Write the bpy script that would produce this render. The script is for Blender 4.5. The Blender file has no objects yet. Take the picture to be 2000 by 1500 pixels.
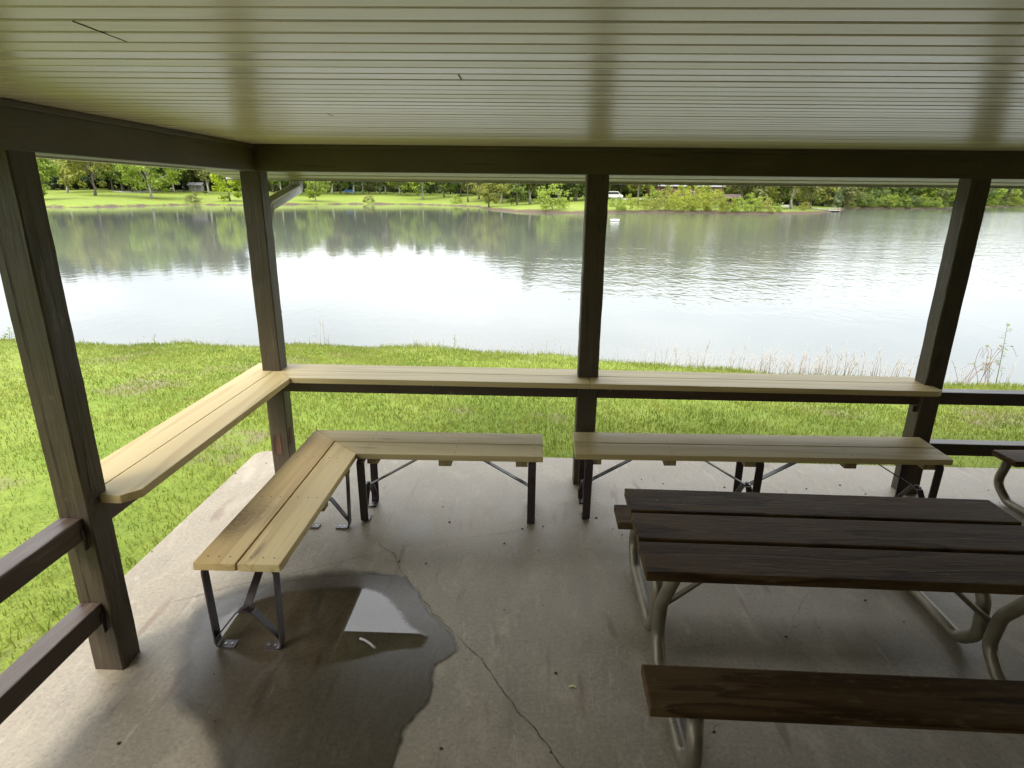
import bpy, bmesh, math, random
import numpy as np
from mathutils import Vector, Matrix
R = math.radians
random.seed(7)
rng = np.random.default_rng(11)
sc = bpy.context.scene
col = sc.collection
W = -1.2                                    # lake level; the concrete floor is z = 0
EYE = 2.032

# ------------------------------------------------------------------ camera
F_PX, PITCH, ROLL, YAW = 1175.286, .304517, .0116032, -.030182
def cam_axes():
    cy, sy = math.cos(YAW), math.sin(YAW)
    right = np.array([cy, -sy, 0]); f = np.array([sy, cy, 0]); up = np.array([0, 0, 1.])
    f2 = f*math.cos(PITCH) - up*math.sin(PITCH); u = up*math.cos(PITCH) + f*math.sin(PITCH)
    r2 = right*math.cos(ROLL) + u*math.sin(ROLL); u2 = u*math.cos(ROLL) - right*math.sin(ROLL)
    return np.array([r2, -u2, f2])
M3 = cam_axes()
def at(px, py, z=None, Y=None, X=None):
    """point seen at that place of the photograph, on a known plane"""
    d = np.array([(px-1000)/F_PX, (py-750)/F_PX, 1.0]) @ M3
    if z is not None: t = (z-EYE)/d[2]
    elif Y is not None: t = Y/d[1]
    else: t = X/d[0]
    p = np.array([0, 0, EYE]) + d*t
    return Vector(p)
def bearing(px, Y):
    """ground position Y metres ahead in the direction of photograph column px near the horizon"""
    p = at(px, 381 + .0117*(px-1000), Y=Y)
    return p.x, p.y
cam = bpy.data.cameras.new('camera'); co = bpy.data.objects.new('camera', cam); col.objects.link(co)
cam.sensor_fit = 'HORIZONTAL'; cam.sensor_width = 36; cam.lens = 36*F_PX/2000
cam.clip_start = .05; cam.clip_end = 6000
m = Matrix(((M3[0][0], -M3[1][0], -M3[2][0]), (M3[0][1], -M3[1][1], -M3[2][1]), (M3[0][2], -M3[1][2], -M3[2][2]))).to_4x4()
m.translation = (0, 0, EYE); co.matrix_world = m
sc.camera = co

# ------------------------------------------------------------------ object helpers
def tag(o, label=None, cat=None, group=None, kind=None):
    if label: o['label'] = label
    if cat: o['category'] = cat
    if group: o['group'] = group
    if kind: o['kind'] = kind
    return o
def empty(name, loc=(0, 0, 0), rz=0):
    o = bpy.data.objects.new(name, None); col.objects.link(o)
    o.location = loc; o.rotation_euler = (0, 0, rz); o.empty_display_size = .1
    return o
def link(name, me, mats, parent=None, loc=None):
    o = bpy.data.objects.new(name, me); col.objects.link(o)
    for mt in (mats if isinstance(mats, (list, tuple)) else [mats]): me.materials.append(mt)
    if parent: o.parent = parent
    if loc is not None: o.location = loc
    return o
class MB:
    def __init__(s): s.bm = bmesh.new(); s.mi = 0
    def face(s, vs):
        try:
            f = s.bm.faces.new(vs); f.material_index = s.mi; return f
        except ValueError: return None
    def box(s, x0, x1, y0, y1, z0, z1, bev=0):
        v = [s.bm.verts.new(p) for p in ((x0,y0,z0),(x1,y0,z0),(x1,y1,z0),(x0,y1,z0),(x0,y0,z1),(x1,y0,z1),(x1,y1,z1),(x0,y1,z1))]
        fs = [s.face([v[i] for i in q]) for q in ((0,3,2,1),(4,5,6,7),(0,1,5,4),(1,2,6,5),(2,3,7,6),(3,0,4,7))]
        if bev: s._bev(fs, bev)
        return s
    def _bev(s, fs, b, seg=2):
        es = list({e for f in fs for e in f.edges})
        bmesh.ops.bevel(s.bm, geom=es, offset=b, segments=seg, profile=.6, affect='EDGES', material=-1)
    def prism(s, poly, z0, z1, bev=0):
        a = [s.bm.verts.new((p[0], p[1], z0)) for p in poly]; b = [s.bm.verts.new((p[0], p[1], z1)) for p in poly]
        n = len(poly); fs = [s.face(b), s.face(a[::-1])]
        for i in range(n): fs.append(s.face([a[i], a[(i+1) % n], b[(i+1) % n], b[i]]))
        if bev: s._bev([f for f in fs if f], bev)
        return s
    def extrude_x(s, prof, x0, x1, closed=True, cap=True):
        a = [s.bm.verts.new((x0, p[0], p[1])) for p in prof]; b = [s.bm.verts.new((x1, p[0], p[1])) for p in prof]
        n = len(prof)
        for i in range(n if closed else n-1): s.face([a[i], a[(i+1) % n], b[(i+1) % n], b[i]])
        if closed and cap: s.face(a[::-1]); s.face(b)
        return s
    def extrude_y(s, prof, y0, y1):
        a = [s.bm.verts.new((p[0], y0, p[1])) for p in prof]; b = [s.bm.verts.new((p[0], y1, p[1])) for p in prof]
        n = len(prof)
        for i in range(n): s.face([a[i], a[(i+1) % n], b[(i+1) % n], b[i]])
        s.face(a[::-1]); s.face(b)
        return s
    def strap(s, pts, wdir, w, t):
        """flat bar of width w along wdir and thickness t swept along pts"""
        pts = [Vector(p) for p in pts]; wd = Vector(wdir).normalized(); rings = []
        for i, p in enumerate(pts):
            if i == 0: tn = (pts[1]-p).normalized()
            elif i == len(pts)-1: tn = (p-pts[i-1]).normalized()
            else: tn = ((pts[i+1]-p).normalized()+(p-pts[i-1]).normalized()).normalized()
            n = tn.cross(wd).normalized()
            rings.append([s.bm.verts.new(p+wd*(w/2*a)+n*(t/2*b)) for a, b in ((-1,-1),(1,-1),(1,1),(-1,1))])
        s._rings(rings); return s
    def tube(s, pts, r, n=12, radii=None):
        pts = [Vector(p) for p in pts]; rings = []; u = None
        for i, p in enumerate(pts):
            if i == 0: tn = (pts[1]-p).normalized()
            elif i == len(pts)-1: tn = (p-pts[i-1]).normalized()
            else: tn = ((pts[i+1]-p).normalized()+(p-pts[i-1]).normalized()).normalized()
            if u is None: u = tn.orthogonal().normalized()
            else: u = (u-tn*u.dot(tn)).normalized()
            v = tn.cross(u); rr = radii[i] if radii else r
            rings.append([s.bm.verts.new(p+(u*math.cos(2*math.pi*k/n)+v*math.sin(2*math.pi*k/n))*rr) for k in range(n)])
        s._rings(rings, True); return s
    def _rings(s, rings, smooth=False):
        n = len(rings[0])
        for a, b in zip(rings, rings[1:]):
            for k in range(n):
                f = s.face([a[k], a[(k+1) % n], b[(k+1) % n], b[k]])
                if f and smooth: f.smooth = True
        s.face(rings[0][::-1]); s.face(rings[-1])
    def disc(s, c, r, h, n=10):
        return s.tube([Vector(c), Vector(c)+Vector((0, 0, h))], r, n)
    def build(s, name, mats, parent=None, loc=None):
        bmesh.ops.recalc_face_normals(s.bm, faces=s.bm.faces)
        me = bpy.data.meshes.new(name); s.bm.to_mesh(me); s.bm.free()
        return link(name, me, mats, parent, loc)
def fillet(pts, r, n=5):
    pts = [Vector(p) for p in pts]; out = [pts[0]]
    for i in range(1, len(pts)-1):
        p, a, b = pts[i], pts[i-1], pts[i+1]
        da, db = (a-p), (b-p); la, lb = da.length, db.length
        da.normalize(); db.normalize()
        ang = da.angle(db); t = min(r/math.tan(ang/2), la*.49, lb*.49)
        p0, p1 = p+da*t, p+db*t
        for k in range(n+1):
            q = k/n; out.append(p0*(1-q)**2+p*2*q*(1-q)+p1*q*q)
    out.append(pts[-1]); return out
def mesh_np(name, verts, faces, mats, parent=None, matidx=None, smooth=False, attr=None):
    me = bpy.data.meshes.new(name)
    verts = np.asarray(verts, dtype=np.float32); faces = np.asarray(faces, dtype=np.int32)
    k = faces.shape[1]
    me.vertices.add(len(verts)); me.vertices.foreach_set('co', verts.ravel())
    me.loops.add(faces.size); me.loops.foreach_set('vertex_index', faces.ravel())
    me.polygons.add(len(faces)); me.polygons.foreach_set('loop_start', np.arange(0, faces.size, k, dtype=np.int32))
    me.polygons.foreach_set('loop_total', np.full(len(faces), k, dtype=np.int32))
    if matidx is not None: me.polygons.foreach_set('material_index', np.asarray(matidx, dtype=np.int32))
    if smooth: me.polygons.foreach_set('use_smooth', np.ones(len(faces), dtype=bool))
    for an, av in (attr or {}).items():
        a = me.attributes.new(an, 'FLOAT', 'POINT'); a.data.foreach_set('value', np.asarray(av, dtype=np.float32))
    me.update(calc_edges=True); me.validate()
    if name is None: return me
    if mats is None: return me
    return link(name, me, mats, parent)

# ------------------------------------------------------------------ material helpers
class N:
    def __init__(s, name):
        s.m = bpy.data.materials.new(name); s.m.use_nodes = True; s.t = s.m.node_tree; s.t.nodes.clear()
        s.out = s.t.nodes.new('ShaderNodeOutputMaterial')
    def n(s, typ, **kw):
        o = s.t.nodes.new(typ)
        for k, v in kw.items():
            if k in o.inputs: s.set(o.inputs[k], v)
            else: setattr(o, k, v)
        return o
    def set(s, sock, v):
        if hasattr(v, 'is_output'): s.t.links.new(v, sock)
        elif isinstance(v, bpy.types.Node): s.t.links.new(v.outputs[0], sock)
        else:
            if sock.type == 'RGBA' and len(v) == 3: v = (*v, 1)
            sock.default_value = v
    def coord(s, which='Object'): return s.n('ShaderNodeTexCoord').outputs[which]
    def pos(s): return s.n('ShaderNodeNewGeometry').outputs['Position']
    def mapp(s, v, scale=(1,1,1), loc=(0,0,0)):
        o = s.n('ShaderNodeMapping'); s.set(o.inputs['Vector'], v); o.inputs['Scale'].default_value = scale
        s.set(o.inputs['Location'], loc); return o.outputs[0]
    def noise(s, v, scale, detail=4, rough=.55, dist=0):
        o = s.n('ShaderNodeTexNoise'); s.set(o.inputs['Vector'], v); o.inputs['Scale'].default_value = scale
        o.inputs['Detail'].default_value = detail; o.inputs['Roughness'].default_value = rough; o.inputs['Distortion'].default_value = dist
        return o.outputs[0]
    def ramp(s, f, stops):
        o = s.n('ShaderNodeValToRGB'); s.set(o.inputs[0], f); e = o.color_ramp.elements
        while len(e) < len(stops): e.new(.5)
        for q, (p, c) in zip(e, stops): q.position = p; q.color = (*c, 1) if len(c) == 3 else c
        return o.outputs[0]
    def rng(s, f, a, b, c=0., d=1.):
        o = s.n('ShaderNodeMapRange'); s.set(o.inputs[0], f)
        for i, v in enumerate((a, b, c, d)): s.set(o.inputs[i+1], v)
        return o.outputs[0]
    def mix(s, f, a, b, mode='MIX'):
        o = s.n('ShaderNodeMix', data_type='RGBA', blend_type=mode)
        s.set(o.inputs[0], f); s.set(o.inputs[6], a); s.set(o.inputs[7], b); return o.outputs[2]
    def math(s, op, a, b=0., c=None):
        o = s.n('ShaderNodeMath', operation=op); s.set(o.inputs[0], a); s.set(o.inputs[1], b)
        if c is not None: s.set(o.inputs[2], c)
        return o.outputs[0]
    def bump(s, h, strength=.3, dist=.01, normal=None):
        o = s.n('ShaderNodeBump'); s.set(o.inputs['Height'], h); s.set(o.inputs['Strength'], strength); o.inputs['Distance'].default_value = dist
        if normal is not None: s.set(o.inputs['Normal'], normal)
        return o.outputs[0]
    def pbr(s, color, rough=.6, normal=None, spec=.5, metal=0., ior=None, alpha=None, coat=0.):
        o = s.n('ShaderNodeBsdfPrincipled'); s.set(o.inputs['Base Color'], color); s.set(o.inputs['Roughness'], rough)
        s.set(o.inputs['Metallic'], metal); s.set(o.inputs['Specular IOR Level'], spec)
        if ior: o.inputs['IOR'].default_value = ior
        if normal is not None: s.set(o.inputs['Normal'], normal)
        if alpha is not None: s.set(o.inputs['Alpha'], alpha)
        if coat: o.inputs['Coat Weight'].default_value = coat; o.inputs['Coat Roughness'].default_value = .15
        return o
    def done(s, sh): s.set(s.out.inputs[0], sh.outputs[0] if isinstance(sh, bpy.types.Node) else sh); return s.m
    def rand(s): return s.n('ShaderNodeObjectInfo').outputs['Random']
    def sep(s, v):
        o = s.n('ShaderNodeSeparateXYZ'); s.set(o.inputs[0], v); return o.outputs

def wood(name, axis, dark, mid, light, rough=.6, knots=True, bump=.25, rings=22, worn=None, spec=.35, knot_at=None, lng=.35):
    """sawn board; grain runs along axis"""
    k = N(name); p = k.pos()
    off = k.n('ShaderNodeCombineXYZ'); rr = k.rand()
    k.set(off.inputs[0], k.math('MULTIPLY', rr, 31.)); k.set(off.inputs[1], k.math('MULTIPLY', rr, 17.)); k.set(off.inputs[2], k.math('MULTIPLY', rr, 9.))
    sc_long = (lng, 6, 6) if axis == 'X' else (6, lng, 6) if axis == 'Y' else (6, 6, lng)
    v = k.mapp(p, sc_long, off.outputs[0])
    warp = k.noise(v, .9, 3, .5, .3)
    fine = k.noise(k.mapp(p, tuple(a*(6 if a > 1 else 4) for a in sc_long), off.outputs[0]), 3, 4, .6)
    band = k.math('FRACT', k.math('MULTIPLY', warp, rings*.5))
    band = k.math('SMOOTH_MIN', band, k.math('MULTIPLY', k.math('SUBTRACT', 1.0, band), 5.), .1)
    c = k.ramp(band, [(0., dark), (.35, mid), (1., light)])
    c = k.mix(k.rng(fine, .35, .75, 0, .55), c, dark)
    c = k.mix(k.rng(k.noise(k.mapp(p, tuple(a*.3 for a in sc_long), off.outputs[0]), 2.2, 3), .45, .75, 0, .4), c, light)
    if knots:
        vo = k.n('ShaderNodeTexVoronoi'); vs = (1.3, 7, 7) if axis == 'X' else (7, 1.3, 7) if axis == 'Y' else (7, 7, 1.3)
        k.set(vo.inputs['Vector'], k.mapp(p, vs, off.outputs[0])); vo.inputs['Scale'].default_value = 1.
        c = k.mix(k.rng(vo.outputs['Distance'], .04, .13, .8, 0.), c, tuple(a*.42 for a in dark))
    if knot_at:
        d = k.n('ShaderNodeVectorMath', operation='LENGTH'); q = k.mapp(p, (9, 5.5, 1), (-knot_at[0]*9, -knot_at[1]*5.5, -knot_at[2]))
        wv = k.n('ShaderNodeVectorMath', operation='ADD'); k.set(wv.inputs[0], q); nz = k.n('ShaderNodeTexNoise'); k.set(nz.inputs['Vector'], k.mapp(p, (7, 3, 3))); nz.inputs['Scale'].default_value = 2.
        sb = k.n('ShaderNodeVectorMath', operation='MULTIPLY_ADD'); k.set(sb.inputs[0], nz.outputs[1]); sb.inputs[1].default_value = (1.2, 1.2, 0); sb.inputs[2].default_value = (-.6, -.6, 0)
        k.set(wv.inputs[1], sb.outputs[0]); k.set(d.inputs[0], wv.outputs[0]); ln = d.outputs['Value']
        ringy = k.math('FRACT', k.math('MULTIPLY', ln, 4.5))
        c = k.mix(k.math('MULTIPLY', k.rng(ln, 1.3, .3, 0, .95), k.rng(ringy, 0, 1, .35, 1)), c, tuple(a*.55 for a in dark))
    if worn: c = k.mix(k.rng(k.noise(k.mapp(p, (5, 22, 22), off.outputs[0]), 2.2, 6, .75), .55, .70, 0, .75), c, worn)
    c = k.mix(k.rng(rr, 0, 1, 0, .25), c, k.mix(.5, c, dark))
    h = k.math('ADD', k.math('MULTIPLY', fine, .7), k.math('MULTIPLY', band, .2))
    return k.done(k.pbr(c, k.rng(fine, .3, .7, rough+.08, rough-.08), k.bump(h, bump, .004), spec))
PINE_X = wood('pine_x', 'X', (.38, .295, .13), (.48, .385, .185), (.53, .44, .225), .5, bump=.1, rings=9)
PINE_Y = wood('pine_y', 'Y', (.47, .34, .145), (.62, .475, .215), (.66, .53, .27), .5, bump=.1, rings=9)
PINE_SHELF = wood('pine_shelf', 'Y', (.37, .275, .118), (.45, .35, .155), (.49, .39, .19), .55, bump=.1, rings=9)
PINE_KNOT = wood('pine_knotted', 'Y', (.43, .29, .12), (.58, .42, .18), (.63, .49, .24), .5, bump=.1, rings=9, knot_at=tuple(at(478, 1012, z=.476)))
PINE_END = wood('pine_end', 'Z', (.28, .21, .09), (.40, .31, .14), (.46, .36, .18), .65, knots=False)
OLDW = wood('old_stained_wood', 'X', (.025, .0130, .0052), (.066, .038, .0148), (.10, .064, .029), .62, knots=False, bump=.9, rings=12, spec=.10, lng=.8, worn=(.13, .092, .055))
def paint_brown(name, axis, base=(.060, .043, .023), worn=(.12, .10, .07), rough=.5, bump=.5):
    k = N(name); p = k.pos()
    s = (1, 14, 14) if axis == 'X' else (14, 1, 14) if axis == 'Y' else (14, 14, 1)
    g = k.noise(k.mapp(p, s), 2.5, 5, .65); big = k.noise(p, 2.3, 4)
    c = k.mix(k.rng(big, .35, .7), base, tuple(a*.72 for a in base))
    c = k.mix(k.rng(g, .60, .74, 0, .6), c, worn)
    c = k.mix(k.math('MULTIPLY', k.rng(k.noise(p, 5, 5, .7), .62, .70), .4), c, worn)
    c = k.mix(k.rng(g, .40, .30, 0, .8), c, tuple(a*.3 for a in base))
    return k.done(k.pbr(c, k.rng(g, .3, .7, rough-.08, rough+.12), k.bump(g, bump, .006), .4))
BROWN_X = paint_brown('brown_paint_x', 'X'); BROWN_Y = paint_brown('brown_paint_y', 'Y'); BROWN_Z = paint_brown('brown_paint_z', 'Z', bump=.95)
BEAM_X = paint_brown('beam_paint_x', 'X', (.088, .070, .034), (.11, .09, .052), .45, .15)
BEAM_Y = paint_brown('beam_paint_y', 'Y', (.105, .083, .048), (.15, .125, .09), .45, .2)
RAIL_X = paint_brown('rail_paint_x', 'X', (.060, .040, .027), (.17, .145, .125), .38, .4)
RAIL_Y = paint_brown('rail_paint_y', 'Y', (.074, .049, .033), (.20, .17, .145), .38, .6)
def plain(name, c, rough=.5, metal=0., spec=.5, var=.25, scale=20, bump=.1):
    k = N(name); g = k.noise(k.coord(), scale, 5)
    cc = k.mix(k.rng(g, .3, .7, 0, 1), tuple(a*(1-var) for a in c), tuple(min(1, a*(1+var)) for a in c))
    return k.done(k.pbr(cc, k.rng(g, .3, .7, rough-.06, rough+.1), k.bump(g, bump, .002), spec, metal))
STEEL = plain('brown_steel', (.030, .019, .018), .33, 0, .6)
PIPE = plain('painted_pipe', (.15, .127, .083), .33, .35, .5, .18, 9)
BOLTHEAD = plain('bolt_head', (.30, .29, .27), .35, .8)
SCREW = plain('screw_head', (.05, .045, .04), .5, .6)
DARK = plain('dark_gap', (.012, .010, .007), .9)
BARE = wood('bare_wood', 'Z', (.03, .013, .006), (.085, .042, .022), (.15, .085, .045), .7, knots=False)
WHITE = plain('white_metal', (.62, .61, .58), .35, 0, .5, .06)
GREYMET = plain('grey_downspout', (.42, .40, .38), .35, 0, .5, .1)
CLEAT = wood('pine_cleat', 'Z', (.17, .125, .05), (.25, .19, .085), (.30, .23, .11), .65, knots=False)

# painted ceiling boards
def ceil_mat():
    k = N('painted_ceiling_boards'); p = k.pos(); x, y, z = k.sep(p)
    b = k.math('FLOOR', k.math('DIVIDE', k.math('SUBTRACT', y, .0), .08))
    wn = k.n('ShaderNodeTexWhiteNoise', noise_dimensions='1D'); k.set(wn.inputs['W'], b)
    g = k.noise(k.mapp(p, (2, 30, 30)), 1.6, 5, .65); sp = k.noise(p, 160, 2, .5)
    c = k.mix(wn.outputs[0], (.63, .545, .495), (.71, .625, .57))
    c = k.mix(k.rng(g, .56, .72, 0, .5), c, (.44, .385, .30))
    c = k.mix(k.rng(k.noise(k.mapp(p, (1.2, 5, 1)), 2.1, 6, .75), .55, .68, 0, .35), c, (.42, .36, .27))
    c = k.mix(k.rng(sp, .58, .7, 0, .25), c, (.40, .37, .27))
    h = k.math('ADD', k.math('MULTIPLY', g, .6), k.math('MULTIPLY', sp, .4))
    return k.done(k.pbr(c, k.rng(wn.outputs[0], 0, 1, .27, .35), k.bump(h, .08, .003), .9))
CEIL = ceil_mat()
TRIM = plain('cream_trim', (.46, .44, .33), .4, 0, .5, .08)
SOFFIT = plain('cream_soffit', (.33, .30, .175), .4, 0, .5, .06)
SHINGLE = plain('roof_shingle', (.10, .09, .08), .9)

def conc(name, wet=False):
    k = N(name); p = k.pos()
    big = k.noise(p, 1.1, 5, .6); mid = k.noise(k.mapp(p, (1.0, .55, 1)), 5, 6, .68, .4); fine = k.noise(p, 55, 5, .75)
    c = k.mix(k.rng(big, .3, .72), (.185, .153, .102), (.262, .222, .157))
    c = k.mix(k.rng(mid, .52, .68, 0, .7), c, (.35, .30, .225))
    c = k.mix(k.rng(mid, .45, .28, 0, .5), c, (.105, .083, .053))
    c = k.mix(k.rng(fine, .52, .68, 0, .6), c, (.11, .085, .058))
    c = k.mix(k.rng(fine, .46, .34, 0, .4), c, (.36, .31, .24))
    sc_ = k.noise(k.mapp(p, (14, 2.5, 1), (1.1, 5.2, 0)), 1.2, 5, .7, .6)
    c = k.mix(k.rng(sc_, .60, .72, 0, .5), c, (.42, .375, .30))
    rust = k.noise(k.mapp(p, (9, 1.6, 1), (3.3, 1.7, 0)), 1.3, 3, .5)
    c = k.mix(k.rng(rust, .62, .72, 0, .6), c, (.12, .065, .038))
    spot = k.n('ShaderNodeTexVoronoi'); k.set(spot.inputs['Vector'], p); spot.inputs['Scale'].default_value = 11
    c = k.mix(k.rng(spot.outputs['Distance'], .05, .1, .35, 0), c, (.10, .08, .06))
    h = k.math('ADD', k.math('MULTIPLY', mid, .5), k.math('MULTIPLY', fine, .35))
    if not wet:
        return k.done(k.pbr(c, k.rng(mid, .3, .7, .42, .6), k.bump(h, .22, .006), .5))
    a = k.n('ShaderNodeAttribute', attribute_name='cover').outputs['Fac']; pool = k.n('ShaderNodeAttribute', attribute_name='pool').outputs['Fac']
    c2 = k.mix(1., c, (.245, .235, .215), 'MULTIPLY')
    poolm = k.rng(k.math('ADD', pool, k.math('MULTIPLY', k.math('SUBTRACT', k.noise(p, 85, 5, .8), .5), .75)), .42, .55)
    nb = k.n('ShaderNodeBump'); k.set(nb.inputs['Height'], h); nb.inputs['Distance'].default_value = .004; k.set(nb.inputs['Strength'], k.rng(poolm, 0, 1, .30, .0))
    sh = k.pbr(c2, k.rng(poolm, 0, 1, .27, .015), nb.outputs[0], k.rng(poolm, 0, 1, .5, .6), ior=1.45)
    tr = k.n('ShaderNodeBsdfTransparent'); mx = k.n('ShaderNodeMixShader')
    k.set(mx.inputs[0], a); k.set(mx.inputs[1], tr.outputs[0]); k.set(mx.inputs[2], sh.outputs[0])
    return k.done(mx)
CONC = conc('broom_finished_concrete'); WET = conc('wet_concrete', True)

def leaf_mat(name, c0, c1, trans=.35, nscale=.9):
    k = N(name); r = k.n('ShaderNodeNewGeometry'); g = k.noise(r.outputs['Position'], nscale, 3)
    isl = r.outputs['Random Per Island']; rr = k.rand()
    c = k.mix(k.math('ADD', k.math('MULTIPLY', isl, .6), k.rng(g, .3, .7, 0, .4)), c0, c1)
    c = k.mix(k.math('MULTIPLY', rr, .35), c, tuple(a*.6 for a in c0))
    d = k.pbr(c, .55, None, .25); t = k.n('ShaderNodeBsdfTranslucent'); k.set(t.inputs[0], k.mix(1., c, (1.2, 1.25, .7), 'MULTIPLY'))
    mx = k.n('ShaderNodeMixShader'); mx.inputs[0].default_value = trans
    k.set(mx.inputs[1], d.outputs[0]); k.set(mx.inputs[2], t.outputs[0]); return k.done(mx)
L_BRIGHT = leaf_mat('leaf_bright', (0.17, 0.24, 0.03), (0.3, 0.36, 0.06))
L_YELLOW = leaf_mat('leaf_yellow', (0.21, 0.225, 0.04), (0.32, 0.32, 0.08))
L_MID = leaf_mat('leaf_mid', (0.11, 0.16, 0.03), (0.2, 0.245, 0.055))
L_DEEP = leaf_mat('leaf_deep', (0.07, 0.11, 0.03), (0.13, 0.17, 0.05))
L_EVER = leaf_mat('leaf_evergreen', (.046, .075, .04), (.09, .125, .062), .25)  # lightened to stand in for haze over the far trees
L_OLIVE = leaf_mat('leaf_olive', (0.15, 0.16, 0.05), (0.23, 0.235, 0.09))
L_GOLD = leaf_mat('leaf_golden', (.20, .24, .028), (.33, .345, .055))
L_LIME = leaf_mat('leaf_lime', (.23, .31, .012), (.38, .45, .03))
BARK = plain('bark', (.14, .12, .095), .9, var=.4, scale=4)  # bark tones raised as well, for distance haze
BARK_PALE = plain('bark_pale', (.40, .37, .31), .9, var=.35, scale=4)
STEM = plain('dry_stem', (.34, .29, .24), .8); STEM_RED = plain('red_stem', (.26, .17, .14), .7); STEM_GREEN = plain('green_stem', (.08, .12, .03), .7)

# ------------------------------------------------------------------ lake outline and ground
NEAR_EDGE = [(-700, 640), (-300, 650), (0, 660), (150, 672), (350, 674), (500, 675), (700, 676), (900, 682), (1000, 689), (1120, 696), (1300, 714), (1500, 730), (1650, 740), (1750, 746), (1900, 752), (2000, 756), (2300, 775), (2700, 800)]
FAR_SHORE = [(-500, 395), (-150, 398), (60, 404), (150, 405.5), (260, 403), (380, 399.5), (470, 401), (560, 399.5), (640, 399), (720, 398.5), (800, 399), (870, 401), (930, 403.5), (948, 408), (1000, 413), (1065, 415.5), (1146, 416.5), (1194, 415), (1299, 414.5), (1380, 416), (1447, 418), (1520, 418), (1600, 416.5), (1640, 412.5), (1652, 406.5), (1700, 407), (1825, 408), (1900, 405.5), (2000, 403), (2200, 404), (2600, 410)]
edge = [at(a, b, z=-.52) for a, b in NEAR_EDGE]
lake = [(p.x, p.y+.75) for p in edge] + [(p.x, p.y) for p in (at(a, b, z=W) for a, b in FAR_SHORE[::-1])]
LK = np.array(lake)
def sdf(P):
    """signed distance to the lake outline, positive on land"""
    A = LK; B = np.roll(LK, -1, 0); d = np.full(len(P), 1e9); ins = np.zeros(len(P), bool)
    for a, b in zip(A, B):
        e = b-a; w = P-a; t = np.clip((w@e)/(e@e), 0, 1)
        d = np.minimum(d, np.hypot(*(w-t[:, None]*e).T))
        cnd = (a[1] > P[:, 1]) != (b[1] > P[:, 1])
        xi = a[0]+(P[:, 1]-a[1])*e[0]/(e[1] if abs(e[1]) > 1e-9 else 1e-9)
        ins ^= cnd & (P[:, 0] < xi)
    return np.where(ins, -d, d)
def wob(x, y, s, seed=0):
    return (np.sin(x*s*1.0+seed*1.7+1.3*np.sin(y*s*.7+seed))+np.sin(y*s*1.31+seed*2.3+1.1*np.sin(x*s*.9))+.5*np.sin((x+y)*s*2.3+seed))/2.5
def height(P):
    d = sdf(P); x, y = P[:, 0], P[:, 1]
    far = np.clip((y-40)/20, 0, 1)
    d2 = d+.35*wob(x, y, .9, 3)*far + .12*wob(x, y, 3.1, 4)
    dn = np.maximum(d2-.75, 0)
    zn = np.where(d2 < .75, W+.68*np.clip(d2, -4, .75)/.75, -.52+.45*(1-np.exp(-dn/3.0))) + .012*wob(x, y, 2.7, 2)*np.clip(dn, 0, 1)
    right = np.clip((x-0)/60, 0, 1)
    rise = np.clip(d2, 0, 60)
    zf = np.where(d2 < .9, W+.45*np.clip(d2, -6, .9)/.9, W+.45+ (.058-.012*right)*np.clip(rise-.9, 0, 45)+.02*np.clip(d2-46, 0, 200)+.15*wob(x, y, .12, 5)*np.clip(rise/15, 0, 1))
    zf = np.where(d2 < 0, W+d2*.5, zf); zf = np.maximum(zf, W-2)
    zn = np.where(d2 < 0, W+d2*.6, zn); zn = np.maximum(zn, W-2)
    return zn*(1-far)+zf*far
SHORE_PX = [a for a, b in FAR_SHORE]; SHORE_Y = [at(a, b, z=W).y for a, b in FAR_SHORE]
def inland(px, d): return float(np.interp(px, SHORE_PX, SHORE_Y))+d
def spot(px, d): return bearing(px, inland(px, d))
def ground_z(x, y): return float(height(np.array([[x, y]]))[0])
az = np.concatenate([np.arange(-52, 52.01, .24), np.arange(55, 307.9, 5.)])
rr = np.concatenate([[.01, 1., 2.2], np.arange(2.6, 15, .16), np.arange(15.5, 60, 4.), np.arange(62, 330, 1.3), np.geomspace(335, 3500, 28)])
A, Q = np.meshgrid(np.radians(az), rr)
gx, gy = (Q*np.sin(A)).ravel(), (Q*np.cos(A)).ravel()
gz = height(np.stack([gx, gy], 1))
na, nr = len(az), len(rr)
ii = np.arange(nr-1)[:, None]*na; jj = np.arange(na)[None, :]; j2 = (jj+1) % na
fc = np.stack([ii+jj, ii+j2, ii+na+j2, ii+na+jj], -1).reshape(-1, 4)
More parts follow.
